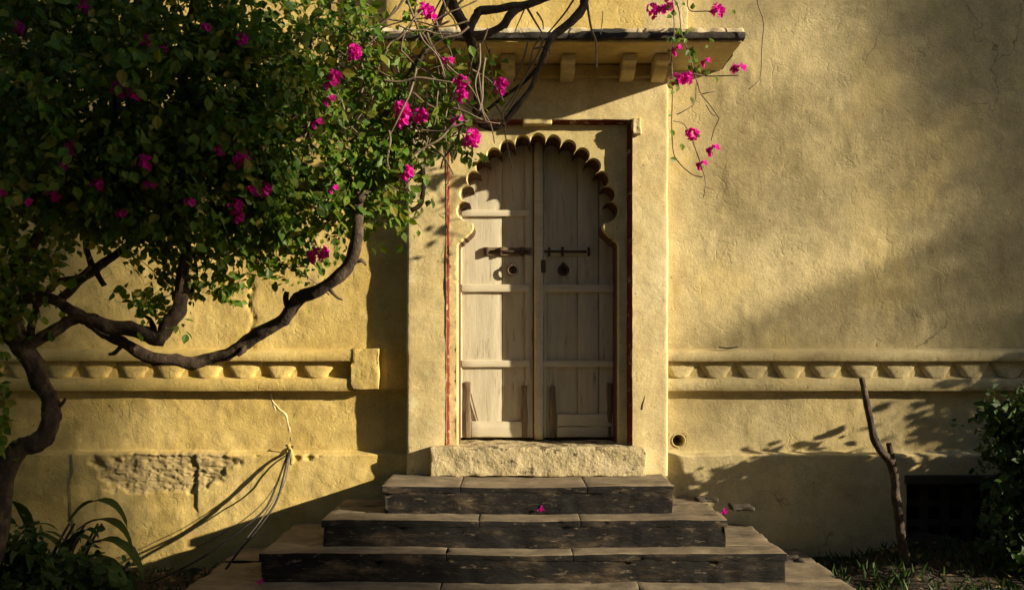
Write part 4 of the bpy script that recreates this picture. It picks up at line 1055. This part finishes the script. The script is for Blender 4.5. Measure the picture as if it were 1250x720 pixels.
for (px, py, y, z, lab) in ((660, 624, -.60, .512, 'pink fallen bract on the second step below the door'), (318, 710, -1.02, .165, 'pink fallen bract at the bottom left of the steps'), (884, 628, -.68, .512, 'pink fallen bract at the right end of the second step')):
    p = P(px, py, y)
    tag(obj('fallen_flower', FLM_SMALL[0], None, None, Matrix.Translation((p.x, y, z+.022)) @ Matrix.Scale(.8, 4)), lab, 'flower', 'fallen bracts on the steps')
tag(obj('dry_twig', tube_mesh('dry_twig', [P(877, 428.5, -.06)+Vector((0, 0, .028)), P(890, 429, -.065)+Vector((0, 0, .024)), P(902, 428, -.06)+Vector((0, 0, .03))], [.004, .006, .003], seg=6), M['cable']), 'small dark twig lying on top of the right string course', 'twig')

# ------------------------------------------------------------------ trees out of view whose crowns shade the ends of the wall
def shade_tree(name, label, dens, U0, U1, V0, V1, KT, kj, trunk_x, limbs):
    """crown leaves are as thick as dens(U, V), where (U, V) is the spot their shadow reaches on the wall"""
    n = 300000; ls = .045
    tt = thing(name, label, 'tree', (trunk_x, -KT-.2, 0))
    g = 1.2207440846057596; q = np.arange(1, n+1)[:, None]*np.array([1/g, 1/g**2, 1/g**3]) % 1.0      # low-discrepancy spread
    U = U0+(U1-U0)*q[:, 0]; Vv = V0+(V1-V0)*q[:, 1]; K = KT+RNG.normal(size=n)*kj
    prob = dens(U, Vv)*(U1-U0)*(V1-V0)/(n*ls**2*.36)
    ok = q[:, 2] < prob
    U, Vv, K = U[ok], Vv[ok], K[ok]
    pp = np.stack([U+2.6*K, -K, Vv+.85*K], -1); m_ = len(pp)
    f = obj('crown', leaves_mesh('crown', pp, unit(m_)+np.array([0, 0, -.4]), unit(m_), RNG.uniform(.038, .052, m_), M['dleaf'], SMALL_T*np.array([1.3, 1, 1]), SMALL_F), None, tt); tag(f, kind='stuff')
    print(name, 'leaves', m_, 'clip', prob.max())
    zb = V0+.85*KT
    tk = [Vector((trunk_x, -KT-.2, -.2)), Vector((trunk_x-.1, -KT-.2, zb*.35)), Vector((trunk_x+.1, -KT-.1, zb*.8)), Vector((trunk_x+.3, -KT, zb+1.2)), Vector((trunk_x+.5, -KT, zb+3.4))]
    obj('trunk', tube_mesh('trunk', tk, [.26, .20, .17, .13, .05], seg=12, rough=.2), M['bark'], tt)
    for (t, dx_, dz_) in limbs:
        a = tk[2].lerp(tk[3], t); b = a+Vector((dx_, 0, dz_))
        obj('limb', tube_mesh('limb', [a, a.lerp(b, .5)+Vector((0, 0, .25)), b], [.09, .06, .025], seg=8, rough=.2), M['bark'], tt)
def dens_right(U, V):
    d = (0.13+.13*sstep(2.25, 2.7, V))*sstep(1.0, 1.7, U)
    wlo = 1.60+(U-1.2)*.40
    edge = sstep(wlo+.04, wlo-.02, V)*sstep(wlo-1.0, wlo-.1, V)*sstep(1.1, 1.5, U)
    d = d + .36*edge
    pt = sstep(1.70, 1.78, U)*sstep(2.28, 2.20, U)*sstep(3.36, 3.44, V)*sstep(4.0, 3.95, V)
    w = sstep(wlo-.01, wlo+.05, V)*sstep(2.40, 2.20, V)*sstep(3.2, 2.6, U)
    d = d*(1-.92*pt)*(1-.95*w)
    d = d + 1.9*sstep(2.5, 4.3, U) + 1.5*sstep(2.6, 4.2, V)*sstep(2.2, 3.4, U)
    return np.minimum(d, 2.2)*sstep(-.6, 0, V)
shade_tree('shade_tree', 'tall tree out of view to the right dappling the plain right wall', dens_right, 1.0, 5.4, -.6, 5.4, 6.0, .5, 20.9, ((.0, -1.0, 1.8), (.6, 1.4, 2.0), (1.0, -.6, 2.4)))
def dens_left(U, V):
    d = 3.4*sstep(-5.4, -7.5, U)
    d = d + 2.6*sstep(-3.9, -4.3, U)*sstep(.28, -.10, V)*sstep(-7, -6, U)
    d = d + 1.9*sstep(-2.3, -3.7, U)*sstep(-4.5, -3.9, U)
    return d*sstep(-1.9, -1.5, V)*sstep(4.6, 3.6, V)
shade_tree('added_shade_tree', 'unseen tree added beside the camera to darken the bougainvillea', dens_left, -11.5, -2.2, -1.9, 4.6, 6.6, .5, 8.6, ((.0, -1.6, 2.0), (.5, 1.6, 2.2), (1.0, -.5, 3.0)))  # added unseen tree, crown shaped to darken the left side

# unseen house added behind the camera to cut the skylight
ob = thing('sky_block_house', 'unseen two storey house added behind the camera to block skylight', 'house', (0, -11.5, 0))
obj('wall', boxes_mesh('house_wall', [(-13, 13, -13, -11.5, -.2, 7.4)], .02), M['wall'], ob)
obj('coping', stone_mesh('house_coping', -13.2, 13.2, -13.2, -11.35, 7.38, 7.6, r=.03, step=.6), M['lichen'], ob)
for zz in (1.2, 4.6):
    for xx in np.arange(-11, 11.1, 2.75):
        w_ = obj('window', boxes_mesh('window', [(xx-.45, xx+.45, -11.52, -11.47, zz, zz+1.4)], .01), M['void'], ob)
        obj('sill', boxes_mesh('sill', [(xx-.55, xx+.55, -11.50, -11.36, zz-.09, zz-.004)], .01), M['tread'], w_)
